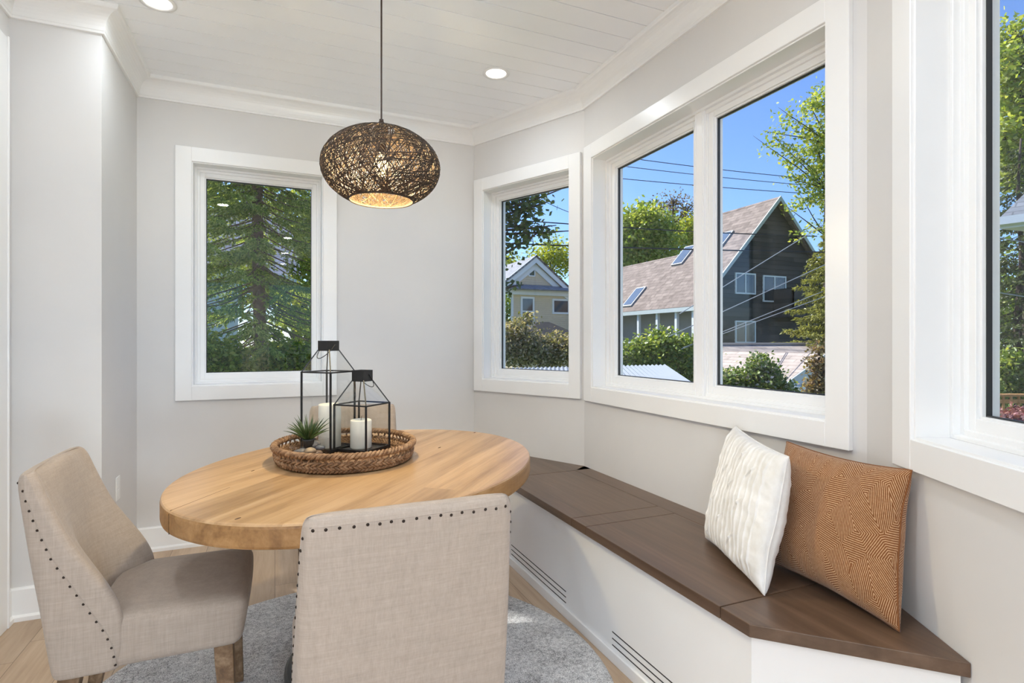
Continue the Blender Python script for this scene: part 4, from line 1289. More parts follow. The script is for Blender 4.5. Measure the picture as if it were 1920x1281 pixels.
g_tr = 'trees outside the windows'
sp = at(487, 640, 9.5)
spruce('spruce_tree', 'big green spruce with a bare reddish trunk, filling the left window', sp.x, sp.y, 14.5, 3.0, -0.9, LM['spruce'], g_tr, trunk=0.125, per=9, step=0.23, sub=0.105, needles=38, nl=0.072, nw=0.018, gaps=((0.1, 2.35),), seed=3, bark=plain('spruce_bark', (0.26, 0.165, 0.12), 0.95, var=0.4, scale=16, bump=0.7))
spruce('spruce_tree', 'tall unseen spruce added left of the window view to block sun', sp.x - 3.0, sp.y + 0.4, 15.0, 3.0, 0.2, LM['spruce'], g_tr, seed=8, step=0.34, nl=0.11, nw=0.035)  # out-of-view tree, placed to break up sun entering the left window
g1 = at(1567, 640, 18)
spruce('spruce_tree', 'golden green conifer in front of the dark gable, right of its balcony', g1.x, g1.y, 7.4, 2.7, -1.4, LM['gold'], g_tr, seed=5, step=0.24, per=8, needles=20, nl=0.13, nw=0.04, droop=0.22)
g2 = at(1912, 640, 17)
spruce('spruce_tree', 'dark green conifer in the right edge window, below the gutter', g2.x, g2.y, 9.6, 2.6, -1.0, LM['darkcon'], g_tr, seed=6, step=0.32, nl=0.12, nw=0.035)

tree('maple_tree', 'leafy maple boughs hanging into the top left of the narrow bay window', 'tree', 7.0, 800,
     [(955, 385, 26), (985, 392, 24), (1008, 372, 20), (962, 425, 26), (996, 428, 20), (1020, 436, 11), (945, 470, 22), (985, 452, 12), (948, 540, 12), (850, 330, 110), (800, 400, 110), (880, 440, 60)], 9000, 0.085, LM['maple'], g_tr, trunk=0.16, twig=0.09, limb=0.022, tw_r=0.004)
tree('lime_tree', 'pale yellow-green tree rising behind the tan gabled house', 'tree', 50, 1030, [(1035, 478, 30), (1015, 495, 28), (1055, 490, 26), (1000, 520, 25), (950, 500, 30)], 4200, 0.30, LM['lime'], g_tr, trunk=0.2, twig=0.5)
tree('broadleaf_tree', 'full green tree at the left of the wide window, beyond the brown roof', 'tree', 44, 1195,
     [(1205, 440, 45), (1185, 475, 42), (1235, 470, 42), (1215, 410, 30), (1180, 420, 26), (1245, 430, 26), (1160, 450, 40)], 12000, 0.32, LM['spring'], g_tr, trunk=0.25, twig=0.5, limb=0.08)
tree('budding_tree', 'sparse reddish budding tree behind the green one in the wide window', 'tree', 48, 1262,
     [(1262, 385, 26), (1240, 395, 22), (1285, 395, 24), (1262, 420, 34), (1295, 420, 26), (1300, 385, 14)], 1500, 0.22, LM['bud'], g_tr, trunk=0.3, twig=0.5, limb=0.07, tw_r=0.045, per=5)
tree('lime_tree', 'yellow-green tree touching the far edge of the brown roof', 'tree', 46, 1292, [(1290, 430, 20), (1300, 445, 22), (1275, 450, 20), (1310, 420, 18)], 3200, 0.26, LM['lime'], g_tr, trunk=0.2, twig=0.45)
tree('broadleaf_tree', 'tall airy tree with a twisting trunk at the right of the wide window', 'tree', 24, 1552,
     [(1545, 185, 26), (1520, 200, 20), (1508, 240, 20), (1478, 215, 12), (1455, 250, 15), (1440, 275, 9), (1470, 275, 13), (1498, 295, 22), (1530, 265, 26), (1545, 300, 30), (1520, 335, 24), (1490, 338, 14), (1545, 370, 26), (1508, 378, 16), (1485, 395, 9), (1535, 425, 16), (1500, 440, 9), (1590, 250, 60), (1600, 350, 60)], 7600, 0.17, LM['spring'], g_tr, trunk=0.20, twig=0.19, limb=0.022, tw_r=0.008)
tree('broadleaf_tree', 'sunlit spring tree filling the top of the right edge window', 'tree', 22, 1930,
     [(1905, 70, 40), (1890, 130, 40), (1915, 190, 45), (1885, 260, 38), (1908, 315, 40), (1960, 150, 80), (1960, 280, 80), (1880, 340, 26)], 12000, 0.22, LM['spring'], g_tr, trunk=0.22, twig=0.28, limb=0.05, tw_r=0.012)
for k, (u, v, r, dd, lab) in enumerate(((560, 430, 90, 34, 'green tree far behind the spruce, upper right of the left window'), (400, 440, 90, 36, 'green tree far behind the spruce, upper left of the left window'),
                                       (950, 560, 60, 60, 'distant tree behind the left side of the tan gabled house'), (1905, 520, 110, 40, 'distant green tree behind the dark conifer in the right edge window'),
                                       (1560, 560, 70, 50, 'distant tree behind the golden conifer'), (1660, 590, 90, 46, 'distant tree hidden behind the wall right of the wide window'), (1780, 580, 100, 48, 'distant tree hidden behind the wall left of the edge window'))):
    tree('broadleaf_tree', lab, 'tree', dd, u, [(u, v, r), (u - r * .8, v + r * .6, r * .9), (u + r * .8, v + r * .6, r * .9)], 5000, 0.42, LM['bush'], g_tr, trunk=0.25, twig=0.5)

g_sh = 'shrubs outside the windows'
tree('shrub', 'bright yellow-green shrub behind the right side of the spruce trunk', 'shrub', 13, 555, [(540, 575, 18), (562, 600, 22), (578, 640, 22), (530, 605, 12), (575, 555, 18), (590, 600, 30)], 3600, 0.10, LM['lime'], g_sh, trunk=0.03, twig=0.12)
tree('shrub', 'dark green undergrowth low in the left window, left of the trunk', 'shrub', 8.2, 420, [(400, 690, 36), (440, 670, 28), (385, 655, 26), (455, 700, 24), (420, 720, 40)], 5200, 0.075, LM['spring'], g_sh, trunk=0.02, twig=0.08)
tree('shrub', 'dark green undergrowth low in the left window, right of the trunk', 'shrub', 8.6, 545, [(515, 660, 22), (550, 675, 28), (580, 690, 26), (520, 705, 26), (500, 690, 22), (590, 660, 20)], 4400, 0.075, LM['spring'], g_sh, trunk=0.02, twig=0.08)
tree('shrub', 'olive brown flowering shrub in front of the tan gabled house', 'shrub', 14, 990, [(970, 620, 24), (1000, 650, 34), (960, 660, 34), (985, 600, 12), (1045, 650, 26), (1025, 670, 30), (1070, 660, 34), (930, 640, 40)], 9500, 0.085, LM['olive'], g_sh, trunk=0.03, twig=0.12)
tree('shrub', 'leafy green shrub under the porch of the brown house', 'shrub', 12.5, 1245, [(1192, 660, 26), (1235, 645, 24), (1262, 655, 28), (1290, 650, 22), (1225, 680, 28), (1275, 690, 30), (1300, 690, 24), (1310, 660, 24), (1170, 680, 36), (1200, 700, 30), (1300, 720, 30)], 12000, 0.095, LM['bush'], g_sh, trunk=0.03, twig=0.12)
tree('lilac_shrub', 'lilac bush with pale blossoms in front of the garage roof', 'shrub', 10, 1420, [(1424, 672, 9), (1422, 692, 17), (1395, 715, 20), (1440, 712, 22), (1465, 728, 14), (1365, 715, 22), (1415, 735, 28), (1380, 740, 28), (1450, 745, 24), (1478, 736, 12), (1436, 692, 14)], 10500, 0.075, LM['lilac'], g_sh, trunk=0.03, twig=0.085)
tree('crabapple', 'thin rust-leaved young tree at the right edge of the wide window', 'tree', 8.5, 1545, [(1534, 655, 8), (1530, 680, 10), (1545, 690, 12), (1538, 708, 13), (1528, 728, 12), (1545, 735, 16), (1560, 700, 20)], 3600, 0.055, LM['rust'], g_sh, trunk=0.02, twig=0.065)
tree('shrub', 'yellow-green shrub behind the wooden fence in the right edge window', 'shrub', 16, 1895, [(1878, 690, 18), (1905, 705, 26), (1892, 670, 14), (1930, 690, 30), (1880, 725, 20), (1910, 735, 24)], 4200, 0.12, LM['bush'], g_sh, trunk=0.03, twig=0.13)
tree('shrub', 'pinkish red leaved shrub in front of the wooden fence', 'shrub', 6.5, 1900, [(1880, 790, 14), (1900, 795, 16), (1918, 785, 16), (1895, 815, 20), (1935, 790, 22)], 4200, 0.05, LM['pink'], g_sh, trunk=0.02, twig=0.055)

# ---- houses
def board_rows(name, base, step, var):
    m, nt, out = nodes(name)
    v = coords(nt); sp = nt.nodes.new('ShaderNodeSeparateXYZ'); L(nt, v, sp.inputs[0])
    row = mth(nt, 'FLOOR', mth(nt, 'DIVIDE', sp.outputs[2], step))
    seg = mth(nt, 'FLOOR', mth(nt, 'ADD', mth(nt, 'DIVIDE', sp.outputs[0], 3.1), mth(nt, 'MULTIPLY', row, 0.37)))
    w = nt.nodes.new('ShaderNodeTexWhiteNoise'); w.noise_dimensions = '2D'
    cb = nt.nodes.new('ShaderNodeCombineXYZ'); L(nt, row, cb.inputs[0]); L(nt, seg, cb.inputs[1]); L(nt, cb.outputs[0], w.inputs['Vector'])
    f = noise(nt, coords(nt, (1.5, 1.5, 30)), 1.0, 3)
    k = mth(nt, 'ADD', mth(nt, 'MULTIPLY', w.outputs['Value'], 0.6), mth(nt, 'MULTIPLY', f, 0.4))
    c = ramp(nt, k, [(0.1, tuple(q * (1 - var) for q in base)), (0.9, tuple(q * (1 + var) for q in base))])
    pbsdf(nt, out, c, 0.8)
    return m
M_siding_dk = board_rows('dark_brown_siding', (0.062, 0.05, 0.043), 0.22, 0.55)
M_siding_tan = plain('tan_siding', (0.70, 0.58, 0.41), 0.7, var=0.04)
M_siding_cream = plain('cream_siding', (0.58, 0.54, 0.42), 0.7, var=0.04)
M_siding_grey = plain('grey_siding', (0.40, 0.40, 0.40), 0.7, var=0.04)
M_housewhite = plain('house_white', (0.80, 0.81, 0.82), 0.5, var=0.02)
M_fascia = plain('pale_fascia', (0.55, 0.60, 0.60), 0.5, var=0.03)
M_roof_br = shingles('brown_shingles', [(0.17, 0.132, 0.112), (0.33, 0.265, 0.228), (0.075, 0.058, 0.05)], 0.55, 0.24)
M_roof_pk = shingles('garage_shingles', [(0.36, 0.30, 0.26), (0.50, 0.42, 0.37), (0.22, 0.175, 0.15)], 0.5, 0.15)
M_roof_gr = shingles('grey_shingles', [(0.26, 0.26, 0.28), (0.36, 0.36, 0.38), (0.14, 0.14, 0.15)])
M_hglass = plain('house_window_glass', (0.03, 0.035, 0.04), 0.06, var=0.3, scale=0.8, spec=0.9)
M_sky_glass = plain('skylight_glass', (0.10, 0.13, 0.17), 0.05, var=0.1, spec=1.0)

def slab(name, quad, thick, mat, parent, uvscale=True):
    """sloped roof slab from 4 corners (eave a, eave b, ridge b, ridge a), UVs in metres"""
    a, b, c, d = [Vector(q) for q in quad]
    n = (b - a).cross(d - a).normalized()
    if n.z < 0: n = -n
    vs = [a, b, c, d, a - n * thick, b - n * thick, c - n * thick, d - n * thick]
    U = (b - a).normalized(); W = n.cross(U)
    if W.z < 0: W = -W
    uv = [((p - a).dot(U), (p - a).dot(W)) for p in vs]
    mb = MB(); mb.add(vs, [(0, 1, 2, 3), (7, 6, 5, 4), (0, 4, 5, 1), (1, 5, 6, 2), (2, 6, 7, 3), (3, 7, 4, 0)])
    o = mb.build(name, mat, parent, uv=uv)
    bm = bmesh.new(); bm.from_mesh(o.data); bmesh.ops.recalc_face_normals(bm, faces=bm.faces); bm.to_mesh(o.data); bm.free()
    return o

def lap_siding(mb, zlo, zhi, xl, xr, y, step=0.14, out=(0, -1)):
    """lapped boards on a wall parallel to x: xl(z), xr(z) give the board ends"""
    z = zlo
    while z < zhi - 0.01:
        zt = min(z + step, zhi)
        a0, b0, a1, b1 = xl(z), xr(z), xl(zt), xr(zt)
        if b0 - a0 < 0.05: break
        if b1 < a1: a1 = b1 = (a1 + b1) / 2
        p = [(a0, y - 0.035, z), (b0, y - 0.035, z), (b1, y - 0.004, zt), (a1, y - 0.004, zt), (a0, y + 0.05, z), (b0, y + 0.05, z), (b1, y + 0.05, zt), (a1, y + 0.05, zt)]
        mb.add(p, [(0, 1, 2, 3), (7, 6, 5, 4), (0, 4, 5, 1), (1, 5, 6, 2), (2, 6, 7, 3), (3, 7, 4, 0)])
        z = zt

def house_window(parent, x0, x1, z0, z1, y, mull=True, cw=0.07, name='window'):
    f = MB()
    f.box(x0 - cw, x0, y - 0.06, y + 0.02, z0 - cw, z1 + cw); f.box(x1, x1 + cw, y - 0.06, y + 0.02, z0 - cw, z1 + cw)
    f.box(x0, x1, y - 0.06, y + 0.02, z1, z1 + cw); f.box(x0, x1, y - 0.06, y + 0.02, z0 - cw, z0)
    if mull: f.box((x0 + x1) / 2 - cw * .55, (x0 + x1) / 2 + cw * .55, y - 0.055, y + 0.02, z0, z1)
    w = f.build(name, M_housewhite, parent)
    MB().box(x0, x1, y - 0.035, y + 0.015, z0, z1).build('pane', M_hglass, w)
    return w

# -- dark brown house with the steep gable (gable plane faces the camera side)
apex = at(1453, 371, 28); YG = apex.y
bh = thing('house', 'dark brown wooden house with a steep gable and brown shingled roof in the wide window', 'house', (apex.x, YG, GZ), 0, 'houses outside the windows')
PG = (0, YG, 0); NG = (0, 1, 0)
eaveL = on_plane(1300, 574, PG, NG)
eaveR = Vector((2 * apex.x - eaveL.x, YG, eaveL.z))
sl = (apex.z - eaveL.z) / (apex.x - eaveL.x)
gx0, gx1 = eaveL.x + 0.35, eaveR.x - 0.35
mb = MB()
zt_ = lambda x: apex.z - 0.15 - abs(x - apex.x) * sl
def xl(z): return max(gx0, apex.x - (apex.z - 0.18 - z) / sl)
def xr(z): return min(gx1, apex.x + (apex.z - 0.18 - z) / sl)
lap_siding(mb, GZ, apex.z - 0.2, xl, xr, YG, 0.22)
mb.build('gable_wall', M_siding_dk, bh)
r_far = on_plane(1347, 402, apex, (1, 0, 0))   # far end of the main ridge
YR = r_far.y
def lslope(x, y): return Vector((x, y, apex.z - (apex.x - x) * sl))
ov = 0.35
slab('roof', [Vector((eaveL.x, YG - ov, eaveL.z)), Vector((eaveL.x, YR, eaveL.z)), Vector((apex.x, YR, apex.z)), Vector((apex.x, YG - ov, apex.z))], 0.16, M_roof_br, bh)
slab('roof', [Vector((eaveR.x, YG - ov, eaveR.z)), Vector((eaveR.x, YR, eaveR.z)), Vector((apex.x, YR, apex.z)), Vector((apex.x, YG - ov, apex.z))], 0.16, M_roof_br, bh)
# lower wing carrying on behind in the same slope
pl_n = Vector((-sl, 0, 1)).normalized()
w1 = on_plane(1259, 481, lslope(eaveL.x, 0), pl_n); w2 = on_plane(1176, 498, lslope(eaveL.x, 0), pl_n)
YW = max(w1.y + 6, w2.y + 2)
xw = w1.x
slab('roof', [Vector((eaveL.x, YR, eaveL.z)), Vector((eaveL.x, YW, eaveL.z)), lslope(xw, YW), lslope(xw, YR)], 0.16, M_roof_br, bh)
slab('roof', [Vector((2 * xw - eaveL.x, YR, eaveL.z)), Vector((2 * xw - eaveL.x, YW, eaveL.z)), lslope(xw, YW), lslope(xw, YR)], 0.16, M_roof_br, bh)
mb = MB()
for e in (eaveL, eaveR):
    mb.extrude([Vector((e.x, YG - ov - 0.02, e.z - 0.20)), Vector((e.x, YG - ov - 0.02, e.z + 0.02)), Vector((apex.x, YG - ov - 0.02, apex.z + 0.02)), Vector((apex.x, YG - ov - 0.02, apex.z - 0.22))], (0, 0.06, 0))
mb.box(eaveL.x - 0.05, eaveL.x + 0.02, YG - ov, YW, eaveL.z - 0.22, eaveL.z - 0.02)
mb.build('rake_boards', M_fascia, bh)
# porch side wall under the left eave: grey boards, white posts and slats
PX = eaveL.x + 1.6
mb = MB(); z = GZ
while z < eaveL.z + 0.6:
    mb.box(PX, PX + 0.06, YG + 0.1, YW, z, z + 0.17); mb.box(PX - 0.012, PX, YG + 0.1, YW, z, z + 0.02); z += 0.17
mb.build('porch_wall', M_siding_grey, bh)
MB().box(PX, gx1, YW - 0.2, YW, GZ, eaveL.z).build('rear_wall', M_siding_dk, bh)
for k in range(8):
    yy = YG + 0.05 + (YW - YG - 0.3) * (k / 7) ** 1.15
    MB().box(eaveL.x + 0.08, eaveL.x + 0.22, yy, yy + 0.16, GZ, eaveL.z - 0.02).build('porch_post', M_housewhite, bh)
mb = MB()
for k in range(9):
    zz = eaveL.z - 1.75 - k * 0.16
    mb.box(eaveL.x + 0.12, eaveL.x + 0.15, YG + 0.2, YW - 0.3, zz, zz + 0.08)
mb.build('porch_slats', M_housewhite, bh)
for (u0, v0, w_) in ((1283, 480, 0.9), (1190, 558, 0.9), (1352, 455, 0.8)):
    c = on_plane(u0, v0, lslope(eaveL.x, 0), pl_n)
    ax = Vector((1, 0, sl)).normalized()
    f = MB(); M_ = Matrix(((ax.x, 0, pl_n.x, c.x), (ax.y, 1, pl_n.y, c.y), (ax.z, 0, pl_n.z, c.z), (0, 0, 0, 1)))
    f.box(-0.75, 0.75, -w_ / 2, w_ / 2, -0.02, 0.09, M_)
    k = f.build('skylight', plain('skylight_frame', (0.30, 0.31, 0.33), 0.5), bh)
    MB().box(-0.67, 0.67, -w_ / 2 + 0.08, w_ / 2 - 0.08, 0.08, 0.10, M_).build('pane', M_sky_glass, k)
def gp(u, v): return on_plane(u, v, PG, NG)
for (u0, v0, u1, v1, m_) in ((1379, 514, 1413, 550, True), (1379, 604, 1413, 641, True), (1431, 519, 1470, 565, True)):
    a_, b_ = gp(u0, v0), gp(u1, v1)
    house_window(bh, a_.x, b_.x, b_.z, a_.z, YG - 0.02, m_, name='window' if v1 != 565 else 'balcony_door')
a_, b_ = gp(1432, 550), gp(1485, 590)
mb = MB().box(a_.x + 0.6, b_.x + 0.5, YG - 1.2, YG, b_.z - 0.2, b_.z + 0.05)
mb.box(a_.x + 0.6, a_.x + 1.3, YG - 1.2, YG - 1.12, b_.z, a_.z + 0.2); mb.box(a_.x + 0.6, a_.x + 0.68, YG - 1.2, YG, b_.z, a_.z + 0.2)
mb.build('balcony', M_siding_dk, bh)
mb = MB()
for k in range(9): mb.box(a_.x + 1.3 + k * 0.16, a_.x + 1.32 + k * 0.16, YG - 1.18, YG - 1.16, b_.z, a_.z + 0.15)
mb.box(a_.x + 1.3, b_.x + 0.5, YG - 1.2, YG - 1.14, a_.z + 0.13, a_.z + 0.19); mb.build('balcony_railing', M_black, bh)

# -- garage with a pinkish shingle roof
ra = at(1360, 646, 16.5); rb_ = at(1560, 648, 20 * 1.0)
YRg = ra.y
rb_ = on_plane(1550, 648, (0, YRg, 0), (0, 1, 0))
ra = on_plane(1300, 646, (0, YRg, 0), (0, 1, 0))
gh = thing('garage', 'low garage with a pinkish shingled roof and cream gable in the wide window', 'garage', ((ra.x + rb_.x) / 2, YRg, GZ), 0, 'houses outside the windows')
zr = ra.z; ze = zr - 1.35; dy = 3.6
slab('roof', [Vector((ra.x, YRg - dy, ze)), Vector((rb_.x, YRg - dy, ze)), Vector((rb_.x, YRg, zr)), Vector((ra.x, YRg, zr))], 0.12, M_roof_pk, gh)
slab('roof', [Vector((ra.x, YRg + dy, ze)), Vector((rb_.x, YRg + dy, ze)), Vector((rb_.x, YRg, zr)), Vector((ra.x, YRg, zr))], 0.12, M_roof_pk, gh)
MB().box(ra.x, rb_.x, YRg - 0.07, YRg + 0.07, zr - 0.01, zr + 0.05).build('ridge_cap', plain('ridge_cap', (0.5, 0.42, 0.36), 0.8), gh)
MB().box(ra.x + 0.2, rb_.x - 0.2, YRg - dy + 0.4, YRg + dy - 0.4, GZ, ze + 0.1).build('walls', M_siding_cream, gh)
# cross gable towards the camera
YC = YRg - dy - 0.5
q0 = on_plane(1481, 712, (0, YC, 0), (0, 1, 0)); q1 = on_plane(1528, 678, (0, YC, 0), (0, 1, 0))
s2 = (q1.z - q0.z) / (q1.x - q0.x)
xa = q1.x + 0.35; za = q1.z + 0.35 * s2
q0 = Vector((q0.x - 0.25, YC, q0.z - 0.25 * s2))
slab('roof', [q0, Vector((q0.x, YC + 4.0, q0.z)), Vector((xa, YC + 4.0, za)), Vector((xa, YC, za))], 0.10, M_roof_pk, gh)
slab('roof', [Vector((2 * xa - q0.x, YC, q0.z)), Vector((2 * xa - q0.x, YC + 4.0, q0.z)), Vector((xa, YC + 4.0, za)), Vector((xa, YC, za))], 0.10, M_roof_pk, gh)
mb = MB()
for sg in (0, 1):
    e = q0 if sg == 0 else Vector((2 * xa - q0.x, YC, q0.z))
    mb.extrude([Vector((e.x, YC - 0.03, e.z - 0.26)), Vector((e.x, YC - 0.03, e.z)), Vector((xa, YC - 0.03, za)), Vector((xa, YC - 0.03, za - 0.28))], (0, 0.05, 0))
mb.build('rake_boards', M_fascia, gh)
mb = MB(); lap_siding(mb, GZ, za - 0.2, lambda z: max(q0.x + 0.3, xa - (za - 0.12 - z) / s2), lambda z: min(2 * xa - q0.x - 0.3, xa + (za - 0.12 - z) / s2), YC + 0.3, 0.17)
mb.build('gable_wall', M_siding_cream, gh)
ga_, gb_ = on_plane(1474, 734, (0, YC - 0.4, 0), (0, 1, 0)), on_plane(1546, 741, (0, YC - 0.4, 0), (0, 1, 0))
MB().bar((ga_.x, YC - 0.1, ga_.z), (gb_.x + 1, YC - 0.1, ga_.z), 0.12, 0.12).build('gutter', M_housewhite, gh)

# -- tan house with white trim seen in the narrow window
ya = at(1001, 480, 34); YH = ya.y
th_ = thing('house', 'tan clapboard house with a white-trimmed gable in the narrow bay window', 'house', (ya.x, YH, GZ), 0, 'houses outside the windows')
hp = lambda u, v: on_plane(u, v, (0, YH, 0), (0, 1, 0))
eR = hp(1062, 538); s3 = (ya.z - eR.z) / (eR.x - ya.x); eL = Vector((2 * ya.x - eR.x - 0.6, YH, ya.z - (eR.x - ya.x + 0.6) * s3))
band = hp(1000, 545).z
mb = MB(); lap_siding(mb, band, ya.z - 0.25, lambda z: max(eL.x + 0.5, ya.x - (ya.z - 0.2 - z) / s3), lambda z: min(eR.x + 0.5, ya.x + (ya.z - 0.2 - z) / s3), YH, 0.13)
mb.build('gable_wall', M_siding_tan, th_)
mb = MB(); lap_siding(mb, GZ, band, lambda z: hp(958, 600).x, lambda z: eR.x + 2.5, YH, 0.13); mb.build('front_wall', M_siding_tan, th_)
mb = MB()
for e, f_ in ((eL, 1.0), (Vector((eR.x + 0.5, YH, ya.z - (eR.x + 0.5 - ya.x) * s3)), 1.0)):
    mb.extrude([Vector((e.x, YH - 0.35, e.z - 0.42)), Vector((e.x, YH - 0.35, e.z + 0.02)), Vector((ya.x, YH - 0.35, ya.z + 0.02)), Vector((ya.x, YH - 0.35, ya.z - 0.46))], (0, 0.06, 0))
    mb.extrude([Vector((e.x, YH - 0.12, e.z - 0.80)), Vector((e.x, YH - 0.12, e.z - 0.40)), Vector((ya.x, YH - 0.12, ya.z - 0.44)), Vector((ya.x, YH - 0.12, ya.z - 0.86))], (0, 0.08, 0))
mb.build('rake_boards', M_housewhite, th_)
eR2 = Vector((eR.x + 0.5, 0, ya.z - (eR.x + 0.5 - ya.x) * s3))
slab('roof', [Vector((eL.x, YH - 0.4, eL.z)), Vector((eL.x, YH + 6, eL.z)), Vector((ya.x, YH + 6, ya.z)), Vector((ya.x, YH - 0.4, ya.z))], 0.1, M_roof_gr, th_)
slab('roof', [Vector((eR2.x, YH - 0.4, eR2.z)), Vector((eR2.x, YH + 6, eR2.z)), Vector((ya.x, YH + 6, ya.z)), Vector((ya.x, YH - 0.4, ya.z))], 0.1, M_roof_br, th_)
b0_, b1_ = hp(950, 548), hp(1075, 556)
MB().box(b0_.x, b1_.x, YH - 0.30, YH, band - 0.30, band).build('eave_band', M_housewhite, th_)
slab('pent_roof', [Vector((b0_.x, YH - 0.75, band + 0.02)), Vector((b1_.x, YH - 0.75, band + 0.02)), Vector((b1_.x, YH, band + 0.35)), Vector((b0_.x, YH, band + 0.35))], 0.08, M_roof_gr, th_)
cbx = hp(958, 600).x
MB().box(cbx, cbx + 0.14, YH - 0.05, YH + 0.02, GZ, band - 0.3).build('corner_board', M_housewhite, th_)
v0, v1 = hp(992, 506), hp(1001, 517)
house_window(th_, v0.x, v1.x, v1.z, v0.z, YH - 0.02, False, 0.06, 'gable_vent')
v0, v1 = hp(979, 560), hp(998, 608)
w_ = house_window(th_, v0.x, v1.x, v1.z, v0.z, YH - 0.02, False, 0.12)
MB().box(v0.x, v1.x, YH - 0.06, YH, (v0.z + v1.z) / 2 - 0.04, (v0.z + v1.z) / 2 + 0.04).build('meeting_rail', M_housewhite, w_)
v0, v1 = hp(1038, 564), hp(1064, 586)
house_window(th_, v0.x, v1.x, v1.z, v0.z, YH - 0.02, False, 0.12)
# small dark hipped roof in front of it
sr = at(1040, 602, 24)
sd = thing('shed', 'small shed with a dark hipped roof among the olive shrubs', 'shed', (sr.x, sr.y, GZ), 0, 'houses outside the windows')
MB().box(sr.x - 1.5, sr.x + 1.5, sr.y, sr.y + 2.2, GZ, sr.z - 0.9).build('walls', M_siding_tan, sd)
mb = MB(); mb.add([(sr.x - 1.9, sr.y - 0.4, sr.z - 0.95), (sr.x + 1.9, sr.y - 0.4, sr.z - 0.95), (sr.x + 1.9, sr.y + 2.6, sr.z - 0.95), (sr.x - 1.9, sr.y + 2.6, sr.z - 0.95), (sr.x - 0.3, sr.y + 1.1, sr.z), (sr.x + 0.3, sr.y + 1.1, sr.z)],
                  [(0, 1, 5, 4), (2, 3, 4, 5), (1, 2, 5), (3, 0, 4), (3, 2, 1, 0)])
mb.build('roof', plain('dark_roof', (0.03, 0.026, 0.025), 0.9, var=0.2, scale=8), sd)

# -- grey house behind the spruce
gy = at(480, 515, 21)
g_h = thing('house', 'grey house with a shingled roof, half hidden behind the spruce', 'house', (gy.x, gy.y, GZ), 0, 'houses outside the windows')
dirx = Vector((1, 0, 0)); YK = gy.y
xk0 = on_plane(360, 515, (0, YK, 0), (0, 1, 0)).x; xk1 = on_plane(566, 515, (0, YK, 0), (0, 1, 0)).x
zk = gy.z; zk2 = zk + 3.1
slab('roof', [Vector((xk0 - 3, YK, zk)), Vector((xk1, YK, zk)), Vector((xk1 - 0.4, YK + 3.4, zk2)), Vector((xk0 - 3, YK + 3.4, zk2))], 0.15, shingles('lilac_grey_shingles', [(0.40, 0.37, 0.39), (0.52, 0.49, 0.51), (0.2, 0.19, 0.2)]), g_h)
MB().box(xk0 - 3, xk1, YK - 0.1, YK, zk - 0.24, zk + 0.02).build('fascia', M_fascia, g_h)
MB().box(xk0 - 3, xk1 - 2.4, YK + 0.5, YK + 3.2, GZ + 1.6, zk).build('walls', plain('pale_wall', (0.62, 0.64, 0.66), 0.7), g_h)
MB().box(xk0 - 3, xk1 - 2.4, YK + 0.45, YK + 3.2, GZ, GZ + 1.6).build('foundation', plain('dark_foundation', (0.07, 0.075, 0.085), 0.8), g_h)
MB().box(xk1 - 0.35, xk1 - 0.15, YK + 0.2, YK + 0.4, GZ, zk - 0.2).build('porch_post', M_leg, g_h)

# -- corrugated shed roof just outside the wide window
cs = thing('metal_canopy', 'pale corrugated metal lean-to roof below the wide window', 'canopy', (0, 0, GZ))
ca = at(960, 690, 9.4); cb_ = at(1248, 684, 9.4); cc = at(1303, 721, 6.6); cd = at(940, 712, 6.6)
cs.location = ((ca.x + cc.x) / 2, (ca.y + cc.y) / 2, GZ)
nC = 150
mb = MB(); nn = (cb_ - ca).cross(cd - ca).normalized()
if nn.z < 0: nn = -nn
for i in range(nC + 1):
    f = i / nC; hgt = 0.012 * math.sin(i * math.pi / 2)
    p, q = ca.lerp(cb_, f) + nn * hgt, cd.lerp(cc, f) + nn * hgt
    mb.v += [tuple(p), tuple(q), tuple(p - nn * 0.006), tuple(q - nn * 0.006)]
for i in range(nC):
    a = i * 4; b_ = a + 4
    mb.f += [(a, b_, b_ + 1, a + 1), (a + 2, a + 3, b_ + 3, b_ + 2), (a, a + 2, b_ + 2, b_), (a + 1, b_ + 1, b_ + 3, a + 3)]
mb.build('roof_sheet', plain('galvanised_sheet', (0.27, 0.29, 0.32), 0.4, 0.0, var=0.05, scale=3), cs, smooth=False)
MB().bar(ca + Vector((0, 0, -0.06)), cb_ + Vector((0, 0, -0.06)), 0.06, 0.09).bar(cd + Vector((0, 0, -0.06)), cc + Vector((0, 0, -0.06)), 0.06, 0.09).build('beam', M_housewhite, cs)
for p in (ca, cb_, cc, cd):
    q = p.lerp((ca + cb_ + cc + cd) / 4, 0.03)
    MB().bar((q.x, q.y, GZ), (q.x, q.y, q.z - 0.05), 0.09, 0.09, up=(0, 1, 0)).build('post', M_housewhite, cs)

# -- neighbouring roof corner with a white gutter in the right edge window
nr0 = at(1874, 418, 9.0)
nh = thing('house', 'grey shingled roof corner with a white gutter in the right edge window', 'house', (nr0.x, nr0.y, GZ), 0, 'houses outside the windows')
ex = Vector((0.26, -0.966, 0)); ey = Vector((0.966, 0.26, 0))
def nq(a, b, z): return Vector((nr0.x, nr0.y, nr0.z + z)) + ex * a + ey * b
slab('roof', [nq(0, 0, 0.08), nq(6, 0, 0.08), nq(6, 3.2, 2.5), nq(1.1, 3.2, 2.5)], 0.08, shingles('slate_shingles', [(0.16, 0.175, 0.20), (0.24, 0.255, 0.28), (0.07, 0.075, 0.085)], 0.3, 0.15), nh)
mb = MB(); mb.extrude([nq(-0.03, -0.12, -0.05), nq(-0.03, -0.12, 0.075), nq(-0.03, 0.02, 0.075), nq(-0.03, 0.02, -0.08)], ex * 6)
mb.build('gutter', M_housewhite, nh)
